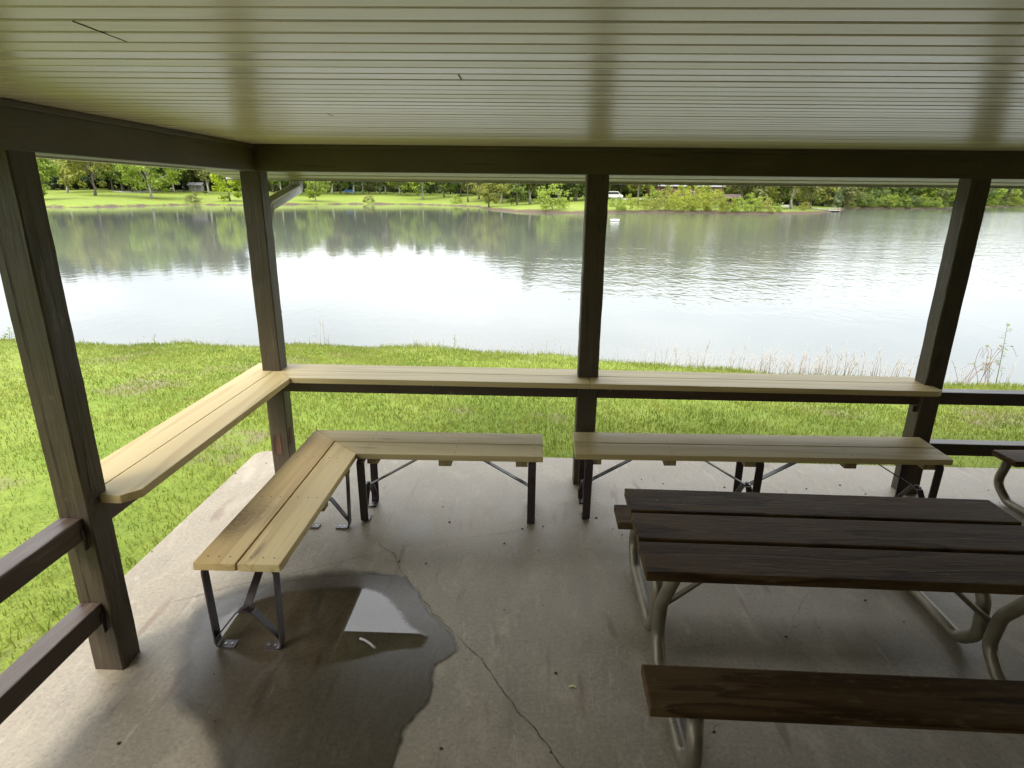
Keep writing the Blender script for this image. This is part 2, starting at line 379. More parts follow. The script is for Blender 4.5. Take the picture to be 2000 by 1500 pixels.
def ground_mat():
    k = N('grassy_ground'); p = k.pos(); x, y, z = k.sep(p)
    a = k.noise(p, .9, 5, .6); b = k.noise(p, 7, 5, .65); f = k.noise(p, .06, 4, .6); fine = k.noise(p, 45, 3, .6)
    c = k.mix(k.rng(a, .32, .68), (.12, .17, .022), (.195, .23, .038))
    c = k.mix(k.rng(b, .35, .7, 0, .55), c, (.08, .125, .014))
    c = k.mix(k.rng(f, .45, .68, 0, .6), c, (.19, .205, .045))
    dirt = k.noise(k.mapp(p, (1, 1, 1), (4.1, 2.2, 0)), .75, 5, .65)
    near = k.rng(y, 30, 40, 1, 0)
    c = k.mix(k.math('MULTIPLY', k.rng(dirt, .55, .66, 0, .85), near), c, (.16, .125, .08))
    c = k.mix(k.math('MULTIPLY', k.rng(fine, .5, .7, 0, .5), near), c, (.04, .05, .012))
    bank = k.math('ADD', z, k.math('MULTIPLY', k.math('SUBTRACT', k.noise(k.mapp(p, (1, 1, 4)), .22, 5, .75), .5), k.rng(x, -40, 0, 2.2, 1.0)))
    c = k.mix(k.rng(k.math('SUBTRACT', bank, k.rng(x, -25, 5, 0, .22)), W+.10, W+.34, 1., 0.), c, k.mix(k.noise(p, 3, 4), (.035, .026, .016), (.13, .093, .06)))
    h = k.math('ADD', b, k.math('MULTIPLY', fine, .6))
    return k.done(k.pbr(c, .9, k.bump(h, .6, .03), .15))
g = mesh_np('ground', np.stack([gx, gy, gz], 1), fc, ground_mat(), smooth=True); tag(g, kind='structure')

# lake water
def water_mat():
    k = N('lake_water'); p = k.pos(); x, y, z = k.sep(p)
    wind = k.noise(k.mapp(p, (1, .6, 1), (13., 4., 0)), .05, 3, .5)
    br = k.math('ADD', k.math('DIVIDE', x, k.math('MAXIMUM', y, 1.)), k.math('MULTIPLY', k.math('SUBTRACT', wind, .5), .35))
    edge_ = k.math('ADD', y, k.math('MULTIPLY', k.math('SUBTRACT', wind, .5), 18.))
    amt = k.math('MULTIPLY', k.math('MULTIPLY', k.rng(br, -.08, .10), k.rng(edge_, 18, 24)), k.rng(wind, .25, .6, .55, 1.))
    amt = k.math('MULTIPLY', amt, k.rng(y, 60, 130, 1., k.rng(br, .12, .36, .06, 1.4)))
    amt = k.math('MULTIPLY', amt, k.rng(y, 165, 225, 1., .15))
    s1 = k.noise(k.mapp(p, (1., 1.3, 1)), .75, 3, .55, .3); s2 = k.noise(k.mapp(p, (.5, 1.0, 1)), .45, 3, .5); s3 = k.noise(k.mapp(p, (1, .5, 1)), 3.0, 2, .5, .4)
    h = k.math('ADD', k.math('ADD', k.math('MULTIPLY', s1, .35), k.math('MULTIPLY', s3, .7)), s2)
    nb = k.n('ShaderNodeBump'); k.set(nb.inputs['Height'], h); nb.inputs['Distance'].default_value = .1
    k.set(nb.inputs['Strength'], k.math('ADD', .045, k.math('MULTIPLY', amt, .33)))
    sh = k.pbr((.100, .106, .094), k.math('ADD', .045, k.math('MULTIPLY', amt, .03)), nb.outputs[0], .40, ior=1.333)
    return k.done(sh)
wv = [(-1500, -300, W), (1500, -300, W), (1500, 1500, W), (-1500, 1500, W)]
wm = mesh_np('lake', wv, [(0, 1, 2, 3)], water_mat()); tag(wm, kind='structure')

# ------------------------------------------------------------------ grass blades near the shelter (uncountable)
def blades():
    n = 700000
    xs = rng.uniform(-15, 14, n); ys = rng.uniform(-.6, 13.2, n)
    keep = ~((xs > -2.24) & (ys < 4.515)) & (np.abs(xs) < ys+3.6)
    xs, ys = xs[keep], ys[keep]
    P = np.stack([xs, ys], 1); z = height(P); d = sdf(P)
    patch = wob(xs, ys, .75, 9)+.7*wob(xs, ys, 2.1, 12)+.6*wob(xs, ys, 5.3, 14)
    dens = np.clip(.85+.5*patch, .10, 1); k2 = (d > .42) & (rng.random(len(xs)) < dens)
    xs, ys, z, d, patch = xs[k2], ys[k2], z[k2], d[k2], patch[k2]; m_ = len(xs)
    rim = np.clip(1-(d-.42)/1.0, 0, 1)
    tall = wob(xs, ys, 1.3, 21)
    hgt = rng.uniform(.018, .048, m_)*(1+.3*np.clip(tall, -.6, 1))*(1+1.5*rim*rng.random(m_)) 
    side = np.exp(-np.abs(ys-4.56)/.12)*(xs > -2.3)+np.exp(-np.abs(xs+2.28)/.12)*(ys < 4.6); hgt *= 1+.9*np.clip(side, 0, 1)*rng.random(m_)
    ang = rng.uniform(0, 2*np.pi, m_); wd = rng.uniform(.003, .0062, m_)*(1+ys/9); lean = rng.uniform(.1, .95, m_)*hgt; la = rng.uniform(0, 2*np.pi, m_)
    dx, dy = np.cos(ang)*wd/2, np.sin(ang)*wd/2; lx, ly = np.cos(la)*lean, np.sin(la)*lean
    v = np.empty((m_, 5, 3))
    v[:, 0] = np.stack([xs-dx, ys-dy, z-.005], 1); v[:, 1] = np.stack([xs+dx, ys+dy, z-.005], 1)
    v[:, 2] = np.stack([xs+dx*.8+lx*.35, ys+dy*.8+ly*.35, z+hgt*.6], 1); v[:, 3] = np.stack([xs-dx*.8+lx*.35, ys-dy*.8+ly*.35, z+hgt*.6], 1)
    v[:, 4] = np.stack([xs+lx, ys+ly, z+hgt], 1)
    b = np.arange(m_)[:, None]*5
    f = np.concatenate([b+np.array([[0, 1, 2]]), b+np.array([[0, 2, 3]]), b+np.array([[3, 2, 4]])], 0)
    return v.reshape(-1, 3), f, np.repeat(rng.random(m_), 5)
def grass_mat():
    k = N('grass_blade'); p = k.pos(); rb = k.n('ShaderNodeAttribute', attribute_name='blade').outputs['Fac']
    a = k.noise(p, .8, 4, .6); b = k.noise(p, 3.2, 4, .6)
    c = k.mix(k.rng(a, .35, .66), (.148, .186, .030), (.235, .252, .052))
    c = k.mix(k.rng(b, .5, .72, 0, .7), c, (.25, .25, .06))
    c = k.mix(k.rng(b, .42, .28, 0, .6), c, (.07, .125, .014))
    c = k.mix(k.rng(rb, .0, .35, .55, 0), c, (.07, .125, .014)); c = k.mix(k.rng(rb, .9, .96, 0, .7), c, (.22, .19, .09))
    d = k.pbr(c, .5, None, .3); t = k.n('ShaderNodeBsdfTranslucent'); k.set(t.inputs[0], k.mix(1., c, (1.15, 1.2, .8), 'MULTIPLY'))
    mx = k.n('ShaderNodeMixShader'); mx.inputs[0].default_value = .45; k.set(mx.inputs[1], d.outputs[0]); k.set(mx.inputs[2], t.outputs[0])
    return k.done(mx)
v, f, rb = blades()
o = mesh_np('grass', v, f, grass_mat(), attr={'blade': rb}); tag(o, 'short mown green lawn between the shelter and the lake', 'grass', kind='stuff')

# ------------------------------------------------------------------ concrete floor with cracks, wet patch
s_ = MB()
SX0, SY1 = -2.22, 4.496
corner = [(-2.19+.06*math.cos(a)-.03+.03, 0) for a in ()]
poly = [(SX0, -12), (13, -12), (13, SY1+.01), (-2.13, SY1), (-2.185, SY1-.02), (SX0, SY1-.07)]
s_.prism(poly, -.22, 0, .008)
floor = s_.build('floor', CONC); tag(floor, kind='structure')
def ribbon(name, pts, w, mat, parent, z=.0012, jit=.006):
    vs, fs = [], []; P = []
    for a, b in zip(pts, pts[1:]):
        L = (b-a).length; n = max(2, int(L/.018))
        for i in range(n): P.append(a.lerp(b, i/n))
    P.append(pts[-1]); off = 0
    for i, p in enumerate(P):
        t = (P[min(i+1, len(P)-1)]-P[max(i-1, 0)]).normalized(); nrm = Vector((-t.y, t.x, 0))
        off = off*.8+random.uniform(-1, 1)*jit; ww = w*random.uniform(.35, 1.25)*(min(1, i/6+.2))*(min(1, (len(P)-1-i)/6+.2))
        q = p+nrm*off
        vs += [(q.x-nrm.x*ww/2, q.y-nrm.y*ww/2, z), (q.x+nrm.x*ww/2, q.y+nrm.y*ww/2, z)]
        if i: k = 2*i; fs.append((k-2, k-1, k+1, k))
    return mesh_np(name, vs, fs, mat, parent)
CR = plain('crack_shadow', (.055, .043, .03), .95)
CR2 = plain('hairline_crack', (.11, .09, .07), .95)
def pl(pts): return [at(a, b, z=0) for a, b in pts]
for pts, w, mt in (([(890, 1240), (925, 1268), (958, 1310), (985, 1352), (1002, 1378), (1030, 1410), (1065, 1452), (1085, 1475), (1105, 1497), (1125, 1530)], .0042, CR),
                   ([(735, 1050), (745, 1066), (770, 1085), (780, 1100), (795, 1125), (810, 1150), (845, 1195), (870, 1222), (892, 1242)], .0035, CR),
                   ([(330, 1178), (400, 1160), (470, 1140), (560, 1121), (625, 1108), (700, 1088), (760, 1073)], .0028, CR2),
                   ([(760, 1073), (800, 1062), (850, 1056), (910, 1052), (980, 1040), (1060, 1028)], .0016, CR2),
                   ([(1580, 1150), (1560, 1185), (1545, 1230), (1525, 1270)], .0022, CR2), ([(1385, 1440), (1395, 1420), (1420, 1412)], .004, CR)):
    ribbon('crack', pl(pts), w, mt, floor)
# wet patch: a thin film of water; its outline and the standing pool in its middle are carried by two attributes
WETP = np.array([(p.x, p.y) for p in pl([(405, 1168), (470, 1145), (560, 1123), (650, 1110), (720, 1111), (795, 1127), (815, 1155), (850, 1208), (890, 1245), (893, 1272), (850, 1303), (848, 1345), (825, 1385), (795, 1420), (770, 1500), (760, 1580), (560, 1640), (430, 1600), (400, 1450), (330, 1370), (345, 1260), (370, 1205)])])
POOL = np.array([(p.x, p.y) for p in pl([(470, 1185), (560, 1158), (640, 1150), (700, 1148), (745, 1160), (770, 1185), (800, 1225), (838, 1245), (825, 1265), (760, 1272), (690, 1290), (600, 1300), (500, 1290), (430, 1262), (425, 1215)])])
def poly_sdf(P, A):
    B = np.roll(A, -1, 0); d = np.full(len(P), 1e9); ins = np.zeros(len(P), bool)
    for a, b in zip(A, B):
        e = b-a; w = P-a; t = np.clip((w@e)/(e@e), 0, 1); d = np.minimum(d, np.hypot(*(w-t[:, None]*e).T))
        xi = a[0]+(P[:, 1]-a[1])*e[0]/(e[1] if abs(e[1]) > 1e-9 else 1e-9)
        ins ^= ((a[1] > P[:, 1]) != (b[1] > P[:, 1])) & (P[:, 0] < xi)
    return np.where(ins, d, -d)
st = .012; xs = np.arange(WETP[:, 0].min()-.2, WETP[:, 0].max()+.1, st); ys = np.arange(WETP[:, 1].min()-.1, WETP[:, 1].max()+.1, st)
XX, YY = np.meshgrid(xs, ys); P = np.stack([XX.ravel(), YY.ravel()], 1)
dw = poly_sdf(P, WETP)+.010*wob(P[:, 0], P[:, 1], 19, 1)+.006*wob(P[:, 0], P[:, 1], 47, 2)
sharp = np.clip((P[:, 0]+1.05)/.35, 0, 1); soft = .11*(1-sharp)+.012
cover = np.clip(dw/soft+.2*(1-sharp), 0, 1); cover = cover*cover*(3-2*cover)
dp = poly_sdf(P, POOL); pool = np.clip(.5+dp/.14, 0, 1)
nx, ny = len(xs), len(ys); ii = np.arange(ny-1)[:, None]*nx; jj = np.arange(nx-1)[None, :]
fc = np.stack([ii+jj, ii+jj+1, ii+nx+jj+1, ii+nx+jj], -1).reshape(-1, 4)
kf = (cover[fc] > .002).any(1); fc = fc[kf]; used = np.unique(fc); rem = np.full(len(P), -1); rem[used] = np.arange(len(used))
pud = mesh_np('puddle', np.concatenate([P[used], np.full((len(used), 1), .0035)], 1), rem[fc], WET, attr={'cover': cover[used], 'pool': pool[used]})
tag(pud, 'wet brown patch with a shiny pool of rainwater on the concrete floor', 'puddle')
# bent white scrap lying in the pool
mb = MB(); pts = [at(a, b, z=.010) for a, b in ((703, 1247), (712, 1250), (722, 1256), (733, 1266))]
mb.tube(fillet(pts, .01), .0055, 8, None)
tag(mb.build('scrap', GREYMET), 'small bent white scrap lying at the edge of the pool of water', 'litter')
# crumbs of leaf and dirt
mb = MB(); spots = [(985, 1062), (1052, 1075), (1060, 1183), (1085, 1315), (862, 1463), (985, 1192), (832, 1101), (780, 1097), (878, 1020), (1030, 1030), (1020, 1033), (1060, 1028), (1215, 1045), (1197, 1033), (865, 990), (297, 1078), (232, 1453), (420, 1410), (418, 1318), (1253, 937), (1415, 952), (1295, 945), (1535, 960), (1640, 948), (1930, 958), (1952, 982), (1105, 985), (1690, 965), (1575, 955), (1165, 1012), (1075, 1470), (1395, 1430), (1535, 1245), (1553, 1225), (1690, 1173), (1765, 1215), (460, 925), (520, 905)]
for a, b in spots:
    c = at(a, b, z=0); r = random.uniform(.003, .0085); an = random.uniform(0, 6.3)
    q = [c+Vector((math.cos(an+t)*r*random.uniform(.6, 1.4), math.sin(an+t)*r*random.uniform(.5, 1.2), .001)) for t in (0, 1.2, 2.5, 3.6, 4.9)]
    top = [p+(c-p)*.35+Vector((0, 0, random.uniform(.003, .007))) for p in q]
    va = [mb.bm.verts.new(p) for p in q]; vb = [mb.bm.verts.new(p) for p in top]
    for i in range(5): mb.face([va[i], va[(i+1) % 5], vb[(i+1) % 5], vb[i]])
    mb.face(vb)
tag(mb.build('debris', plain('leaf_crumb', (.025, .018, .012), .9)), 'dark crumbs of dead leaf scattered over the concrete floor', 'debris', kind='stuff')
mb = MB(); c = at(1119, 1341, z=.002); mb.strap([c+Vector((-.016, 0, 0)), c+Vector((0, .004, .003)), c+Vector((.014, -.002, .001))], (0, 1, 0), .012, .002)
tag(mb.build('leaf', plain('yellow_leaf', (.5, .45, .2), .7)), 'tiny pale yellow leaf on the concrete beside the long crack', 'leaf')

# ------------------------------------------------------------------ picnic shelter: posts, beams, ceiling, eaves, downspout
sh = empty('picnic_shelter', (-1.84, 4.09, 0)); tag(sh, 'open picnic shelter with dark brown posts and beams under a cream board ceiling', 'shelter')
def rel(o, root):
    o.parent = root; o.matrix_parent_inverse = Matrix.Translation(-Vector(root.location)); return o
def relb(mb, name, mats, root): return rel(mb.build(name, mats), root)
BZ0, BZ1 = 2.157, 2.319
def rough_post(x0, x1, y0, y1, z1, seed):
    """timber post with slightly uneven arrises"""
    mb = MB(); rnd = random.Random(seed); n = 26; rings = []
    for i in range(n+1):
        z = z1*i/n; j = lambda: rnd.uniform(-.0018, .0018)
        c = .006
        rings.append([mb.bm.verts.new(p) for p in ((x0+c, y0+j(), z), (x1-c, y0+j(), z), (x1+j(), y0+c, z), (x1+j(), y1-c, z), (x1-c, y1+j(), z), (x0+c, y1+j(), z), (x0+j(), y1-c, z), (x0+j(), y0+c, z))])
    mb._rings(rings); return mb
POSTS = [(-1.905, -1.772, 2.108, 2.232), (-1.889, -1.757, 4.026, 4.152), (.338, .478, 4.022, 4.152), (2.697, 2.822, 4.005, 4.13), (5.05, 5.18, 4.005, 4.13), (-1.905, -1.772, -.30, -.17)]
plabels = ['near post with a knot and a long crack beside the railing', 'corner post with a bare brown patch near its foot', 'narrow dark middle post between the two counters', 'post at the end of the counter next to the right railing', None, None]
posts = []
for i, (a, b, c, d) in enumerate(POSTS):
    p = relb(rough_post(a, b, c, d, BZ0, i), 'post', BROWN_Z, sh); posts.append(p)
    if plabels[i]: p['label'] = plabels[i]
# checks (drying cracks) in the near post, bare patches on the corner post
def sub(mb, name, mat, root):
    o = mb.build(name, mat); o.parent = root; return o
def check_crack(face, pts, w):
    mb = MB(); prev = None; n = len(pts)
    for i in range(n-1):
        a, b = Vector(pts[i]), Vector(pts[i+1])
        for k in range(7):
            q = a.lerp(b, k/6); ww = w*random.uniform(.4, 1.2); j = random.uniform(-.0015, .0015)
            vec = Vector((1, 0, 0)) if face == 'Y' else Vector((0, 1, 0))
            cur = [mb.bm.verts.new(q+vec*(j-ww/2)), mb.bm.verts.new(q+vec*(j+ww/2))]
            if prev: mb.face([prev[0], prev[1], cur[1], cur[0]])
            prev = cur
    return mb
sub(check_crack('Y', [(-1.868, 2.1045, 1.9), (-1.866, 2.1045, 1.5), (-1.862, 2.1045, 1.1), (-1.858, 2.1045, .55), (-1.852, 2.1045, .25)], .003), 'crack', DARK, posts[0])
sub(check_crack('X', [(-1.7685, 2.165, 1.15), (-1.7685, 2.15, .98), (-1.7685, 2.14, .86)], .004), 'crack', DARK, posts[0])
mb = MB(); mb.prism([(0, 0)]*0 or [(-1.868, -.10), (-1.845, -.106), (-1.812, -.10), (-1.808, -.02), (-1.815, .05), (-1.835, .042), (-1.862, .055), (-1.871, 0)], 0, .0025)
bp = mb.build('bare_patch', BARE); bp.parent = posts[1]
bp.matrix_basis = Matrix.Translation((0, 4.0235, .29)) @ Matrix.Rotation(R(90), 4, 'X') @ Matrix.Translation((0, 0, -.001))
mb = MB(); mb.prism([(4.05, -.06), (4.085, -.07), (4.12, -.05), (4.125, .03), (4.1, .06), (4.06, .05)], 0, .0025)
bp2 = mb.build('bare_patch', BARE); bp2.parent = posts[1]
bp2.matrix_basis = Matrix(((0, 0, 1, -1.7565), (1, 0, 0, 0), (0, 1, 0, .32), (0, 0, 0, 1)))
# unseen wall added behind the camera to keep light off the interior
mb = MB(); mb.box(-.7, 13, -2.2, -2.0, 0, BZ1-.03); tag(mb.build('wall', plain('light_block_wall', (.12, .10, .075), .8)), kind='structure')
# beams
mb = MB(); mb.box(-1.905, 13, 4.005, 4.155, BZ0+.001, BZ1+.04, .004); bk = relb(mb, 'beam', BEAM_X, sh); bk['label'] = 'long beam over the lake side of the shelter'
mb = MB(); mb.box(-1.905, -1.770, -12, 4.004, BZ0, BZ1+.04, .004); bl = relb(mb, 'beam', BEAM_Y, sh); bl['label'] = 'beam along the open end above the near post'
for x in (.40, .445): mb = MB(); mb.tube([(x, 4.006, 2.262), (x, 4.0005, 2.262)], .009, 10); relb(mb, 'bolt', BEAM_X, sh)
# thin moulding between ceiling and beams
mb = MB(); mb.box(-1.77, 13, 3.985, 4.004, BZ1-.024, BZ1-.001, .003); relb(mb, 'moulding', BEAM_X, sh)
mb = MB(); mb.box(-1.769, -1.752, -12, 3.984, BZ1-.024, BZ1-.0015, .003); relb(mb, 'moulding', BEAM_Y, sh)
# ceiling boards: one profile with a groove every 80 mm
prof = []; y = 1.106-.08*160; rnd = random.Random(3)
while y < 4.02:
    dz = rnd.uniform(-.0008, .0008)
    prof += [(y+.0040, BZ1+.011), (y+.0050, BZ1+.003+dz), (y+.0066, BZ1+dz), (y+.0724, BZ1+dz), (y+.0745, BZ1+.003+dz), (y+.0755, BZ1+.011)]
    y += .08
prof = [p for p in prof if p[0] < 4.05]
mb = MB(); mb.extrude_x(prof, -1.80, 13, closed=False); mb.bm.faces.ensure_lookup_table()
for i, f in enumerate(mb.bm.faces):
    if i % 6 in (0, 4, 5): f.material_index = 1  # groove faces coloured dark for the shade inside them
mb.mi = 1
for px, py, nbd in ((245, 80, 2), (655, 228, 1), (905, 161, 1)):
    a = at(px, py, z=BZ1); yb = 1.106+.08*round((a.y-1.106)/.08)
    mb.box(a.x-.0014, a.x+.0014, yb-.08*nbd+.0055, yb-.0065, BZ1-.0012, BZ1+.001)
ce = relb(mb, 'ceiling', [CEIL, plain('board_joint', (.085, .065, .04), .8)], sh)
# roof, eave soffit with grooves, fascia strip and gutter on the lake side
mb = MB(); mb.extrude_x([(4.17, BZ1+.05), (4.86, 2.185), (4.86, 2.225), (-3, 4.3), (-12.5, 2.2), (-12.5, 2.15), (-12, BZ1+.05)], -2.36, 13.3); relb(mb, 'roof', SHINGLE, sh)
pr = []; y0, z0, y1, z1 = 4.156, 2.205, 4.80, 2.132
nb = 4
for i in range(nb):
    ta, tb = i/nb, (i+1)/nb; L = lambda t: (y0+(y1-y0)*t, z0+(z1-z0)*t)
    a, b = L(ta), L(tb); pr += [(a[0]+.006, a[1]), (b[0]-.050, b[1]+.004), (b[0]-.046, b[1]+.03), (b[0], b[1]+.03)]
mb = MB(); mb.extrude_x(pr+[(y1, z1+.05), (y0, z0+.05)], -2.34, 13.2); relb(mb, 'soffit', SOFFIT, sh)
mb = MB(); mb.extrude_x([(4.80, 2.122), (4.815, 2.122), (4.815, 2.22), (4.80, 2.22)], -2.36, 13.2); relb(mb, 'fascia', TRIM, sh)
mb = MB(); mb.extrude_x([(4.817, 2.118), (4.90, 2.118), (4.935, 2.15), (4.94, 2.225), (4.93, 2.225), (4.925, 2.155), (4.896, 2.127), (4.817, 2.127)], -2.36, 13.2); relb(mb, 'gutter', plain('brown_gutter', (.05, .04, .03), .4), sh)
# gable end overhang on the left
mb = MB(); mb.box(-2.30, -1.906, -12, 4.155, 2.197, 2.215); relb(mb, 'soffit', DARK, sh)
mb = MB(); mb.box(-1.932, -1.907, -12, 4.155, 2.160, 2.196, .003); relb(mb, 'moulding', TRIM, sh)
mb = MB(); mb.box(-2.335, -2.30, -12, 4.8, 2.172, 2.30, .003); relb(mb, 'fascia', TRIM, sh)
# downspout
ds = empty('downspout'); ds.parent = sh; ds.matrix_parent_inverse = Matrix.Translation(-Vector(sh.location))
def spout(pts, w, t, wdir, corr=True):
    mb = MB(); pts = [Vector(p) for p in pts]; rings = []; wd = Vector(wdir)
    prof = []
    for side in range(4):
        n = 7
        for k in range(n):
            q = -1+2*k/n; amp = .0045*(k % 2)
            a, b = ((q, -1), (1, q), (-q, 1), (-1, -q))[side]
            prof.append((a*w/2*(1-(amp/(w/2) if side in (1, 3) else 0)), b*t/2*(1-(amp/(t/2) if side in (0, 2) else 0))))
    for i, p in enumerate(pts):
        if i == 0: tn = (pts[1]-p).normalized()
        elif i == len(pts)-1: tn = (p-pts[i-1]).normalized()
        else: tn = ((pts[i+1]-p).normalized()+(p-pts[i-1]).normalized()).normalized()
        u = (wd-tn*wd.dot(tn)).normalized(); v = tn.cross(u)
        rings.append([mb.bm.verts.new(p+u*a+v*b) for a, b in prof])
    mb._rings(rings); return mb
gpx = at(578, 356, Y=4.87); el = at(533, 402, Y=4.27)
path = fillet([(gpx.x, 4.872, 2.135), (gpx.x, 4.872, 2.062), (el.x-.03, 4.24, el.z), (-1.845, 4.205, el.z-.13), (-1.845, 4.205, .12)], .05, 5)
o = spout(path, .082, .06, (1, 0, 0)).build('pipe', GREYMET); o.parent = ds
mb = MB(); mb.box(-1.892, -1.798, 4.153, 4.245, 1.20, 1.225); mb.build('strap', GREYMET).parent = ds
mb = MB(); mb.strap(fillet([(-1.845, 4.205, .12), (-1.835, 4.215, .035), (-1.68, 4.37, .035)], .03), (.7, .7, 0), .09, .05); mb.build('outlet', WHITE).parent = ds
ds['label'] = 'ribbed grey downspout bending from the gutter back to the corner post'

# ------------------------------------------------------------------ counters, their support rails, and railings
CT, TH = .8255, .038
def board(name, poly, z1, th, mat, root, label=None, bev=.004):
    mb = MB(); mb.prism(poly, z1-th, z1, bev); o = relb(mb, name, mat, root)
    if label: o['label'] = label
    return o
def screws(pts, z, root, name='screw'):
    for x, y in pts: mb = MB(); mb.tube([(x, y, z-.004), (x, y, z+.0006)], .0042, 8); relb(mb, name, SCREW, root)
XI, XM0, XM1, XO = -1.632, -1.814, -1.818, -2.0          # left counter
YF, YM0, YM1, YB = 3.874, 4.050, 4.054, 4.232            # lake side counters
c1 = empty('counter', (-1.82, 3.2, 0)); tag(c1, 'pale pine counter running along the open end of the shelter to the near post', 'counter', 'pine counters fixed between the posts')
board('counter_board', [(XI, 2.245), (XI, YF-.001), (XM0, YM0), (XM0, 2.185), (XI-.055, 2.185)], CT, TH, PINE_SHELF, c1)
board('counter_board', [(XM1, 2.185), (XM1, YM1+.003), (XO, YB), (XO, 2.245), (XO+.055, 2.185)], CT, TH, PINE_SHELF, c1)
c2 = empty('counter', (-.7, 4.05, 0)); tag(c2, 'pale pine counter on the lake side between the corner post and the middle post', 'counter', 'pine counters fixed between the posts')
XJ = at(1153, 749, z=CT).x
board('counter_board', [(XI+.003, YF), (XJ-.0015, YF+.004), (XJ-.0015, YM0+.004), (XM0+.004, YM0)], CT, TH, PINE_X, c2)
board('counter_board', [(XM1+.006, YM1+.001), (XJ-.0015, YM1+.004), (XJ-.0015, YB), (XO+.004, YB)], CT, TH, PINE_X, c2)
c3 = empty('counter', (1.55, 4.05, 0)); tag(c3, 'pale pine counter on the lake side between the middle post and the right railing', 'counter', 'pine counters fixed between the posts')
board('counter_board', [(XJ+.0015, YF+.004), (2.70, YF-.010), (2.742, YF+.020), (2.742, YM0-.006), (XJ+.0015, YM0+.004)], CT, TH, PINE_X, c3)
board('counter_board', [(XJ+.0015, YM1+.004), (2.742, YM1-.006), (2.742, YB-.06), (2.70, YB-.03), (XJ+.0015, YB-.005)], CT, TH, PINE_X, c3)
for root, x0, x1 in ((c2, -1.756, .337), (c3, .479, 2.696)):
    mb = MB(); mb.box(x0, x1, 4.035, 4.125, .672, .762, .005); relb(mb, 'support_rail', RAIL_X, root)
    for x in np.linspace(x0+.12, x1-.12, 3): mb = MB(); mb.box(x-.045, x+.045, 3.90, 4.21, .7625, .787); relb(mb, 'cleat', RAIL_X, root)
    if x1 > 2: mb = MB(); mb.strap([(x1-.016, 4.03, .668), (x1-.016, 4.03, .625)], (1, 0, 0), .03, .005); relb(mb, 'bracket', STEEL, root)
mb = MB(); mb.box(-1.885, -1.795, 2.233, 4.025, .672, .762, .005); relb(mb, 'support_rail', RAIL_Y, c1)
for y in (2.4, 3.1, 3.8): mb = MB(); mb.box(-1.97, -1.68, y-.045, y+.045, .7625, .787); relb(mb, 'cleat', RAIL_Y, c1)
def rail_bar(x0, x1, y0, y1, z0, z1, mat, root, seed):
    mb = MB(); mb.box(x0, x1, y0, y1, z0, z1, .007); return relb(mb, 'rail', mat, root)
r1 = empty('railing', (-1.85, 1., 0)); tag(r1, 'two brown timber rails running from the near post past the camera', 'railing')
lx = at(162, 1001, Y=2.107)
rail_bar(-1.895, -1.803, -.169, 2.107, .668, .762, RAIL_Y, r1, 1); rail_bar(-1.895, -1.803, -.169, 2.107, .262, .356, RAIL_Y, r1, 2)
for z in (.668, .262): mb = MB(); mb.strap([(-1.800, 2.093, z+.05), (-1.800, 2.093, z-.045)], (0, 1, 0), .022, .004); relb(mb, 'bracket', STEEL, r1)
r2 = empty('railing', (3.9, 4.07, 0)); tag(r2, 'two brown timber rails beyond the counter with sky shining on their tops', 'railing')
rail_bar(2.823, 5.049, 4.025, 4.115, .680, .770, RAIL_X, r2, 3); rail_bar(2.823, 5.049, 4.025, 4.115, .300, .390, RAIL_X, r2, 4)

# ------------------------------------------------------------------ benches: pine boards on bent steel strap frames
SZ, ST = .476, .038
def leg_frame(root, c, u, v, half, top, braces):
    """c centre on floor, u unit vector across the bench, v along it; inverted U of flat bar with turned-in feet, a V brace and diagonal stays"""
    c, u, v = Vector(c), Vector(u), Vector(v); Z = Vector((0, 0, 1)); mb = MB(); h = half
    zf = .006; pts = [c+u*(-h+.085)+Z*zf, c-u*h+Z*zf, c-u*(h+.012)+Z*top, c+u*(h+.012)+Z*top, c+u*h+Z*zf, c+u*(h-.085)+Z*zf]
    mb.strap(fillet(pts, .028, 5), v, .05, .008)
    fr = relb(mb, 'leg_frame', STEEL, root)
    mb = MB(); zc = .20
    pts = [c-u*(h-.004)+Z*.055, c-u*.035+Z*zc, c+u*.035+Z*zc, c+u*(h-.004)+Z*.055]
    mb.strap(fillet(pts, .012, 3), v, .04, .006); mb.build('brace', STEEL, fr)
    for s, L in braces:
        mb = MB(); e = c+v*(s*L)+Z*(top+.002)
        pts = [c-v*(s*.02)+Z*(zc+.007), c+v*(s*.02)+Z*(zc+.007), e-v*(s*.0), e+v*(s*.05)]
        mb.strap(fillet(pts, .01, 3), u, .038, .006); mb.build('stay', STEEL, fr)
    mb = MB(); mb.tube([c+Z*(zc+.01), c+Z*(zc+.018)], .012, 6); mb.build('bolt', SCREW, fr)
    for s in (-1, 1):
        for k in (.03, .06): mb = MB(); mb.tube([c+u*s*(h-.005-k)+Z*.009, c+u*s*(h-.005-k)+Z*.0125], .007, 8); mb.build('bolt', BOLTHEAD, fr)
    return fr
b1 = empty('bench', (-1.27, 3.6, 0)); tag(b1, 'L-shaped pale pine bench with mitred corner wrapping round the puddle', 'bench', 'pine benches on dark steel frames')
LX0, LX1, LX2, LX3 = -1.462, -1.2745, -1.264, -1.076
f0, m0, m1, k0 = 3.430, 3.613, 3.623, 3.806
rt = .016
Y0 = 2.236
board('seat_board', [(LX0, Y0), (LX1, Y0+.002), (LX1, m1+.001), (LX0, k0)], SZ, ST, PINE_KNOT, b1, 'outer board of the arm, with a large brown knot')
board('seat_board', [(LX2, Y0), (LX3, Y0+.002), (LX3, f0), (LX2, m0-.002)], SZ, ST, PINE_Y, b1)
XE = .095
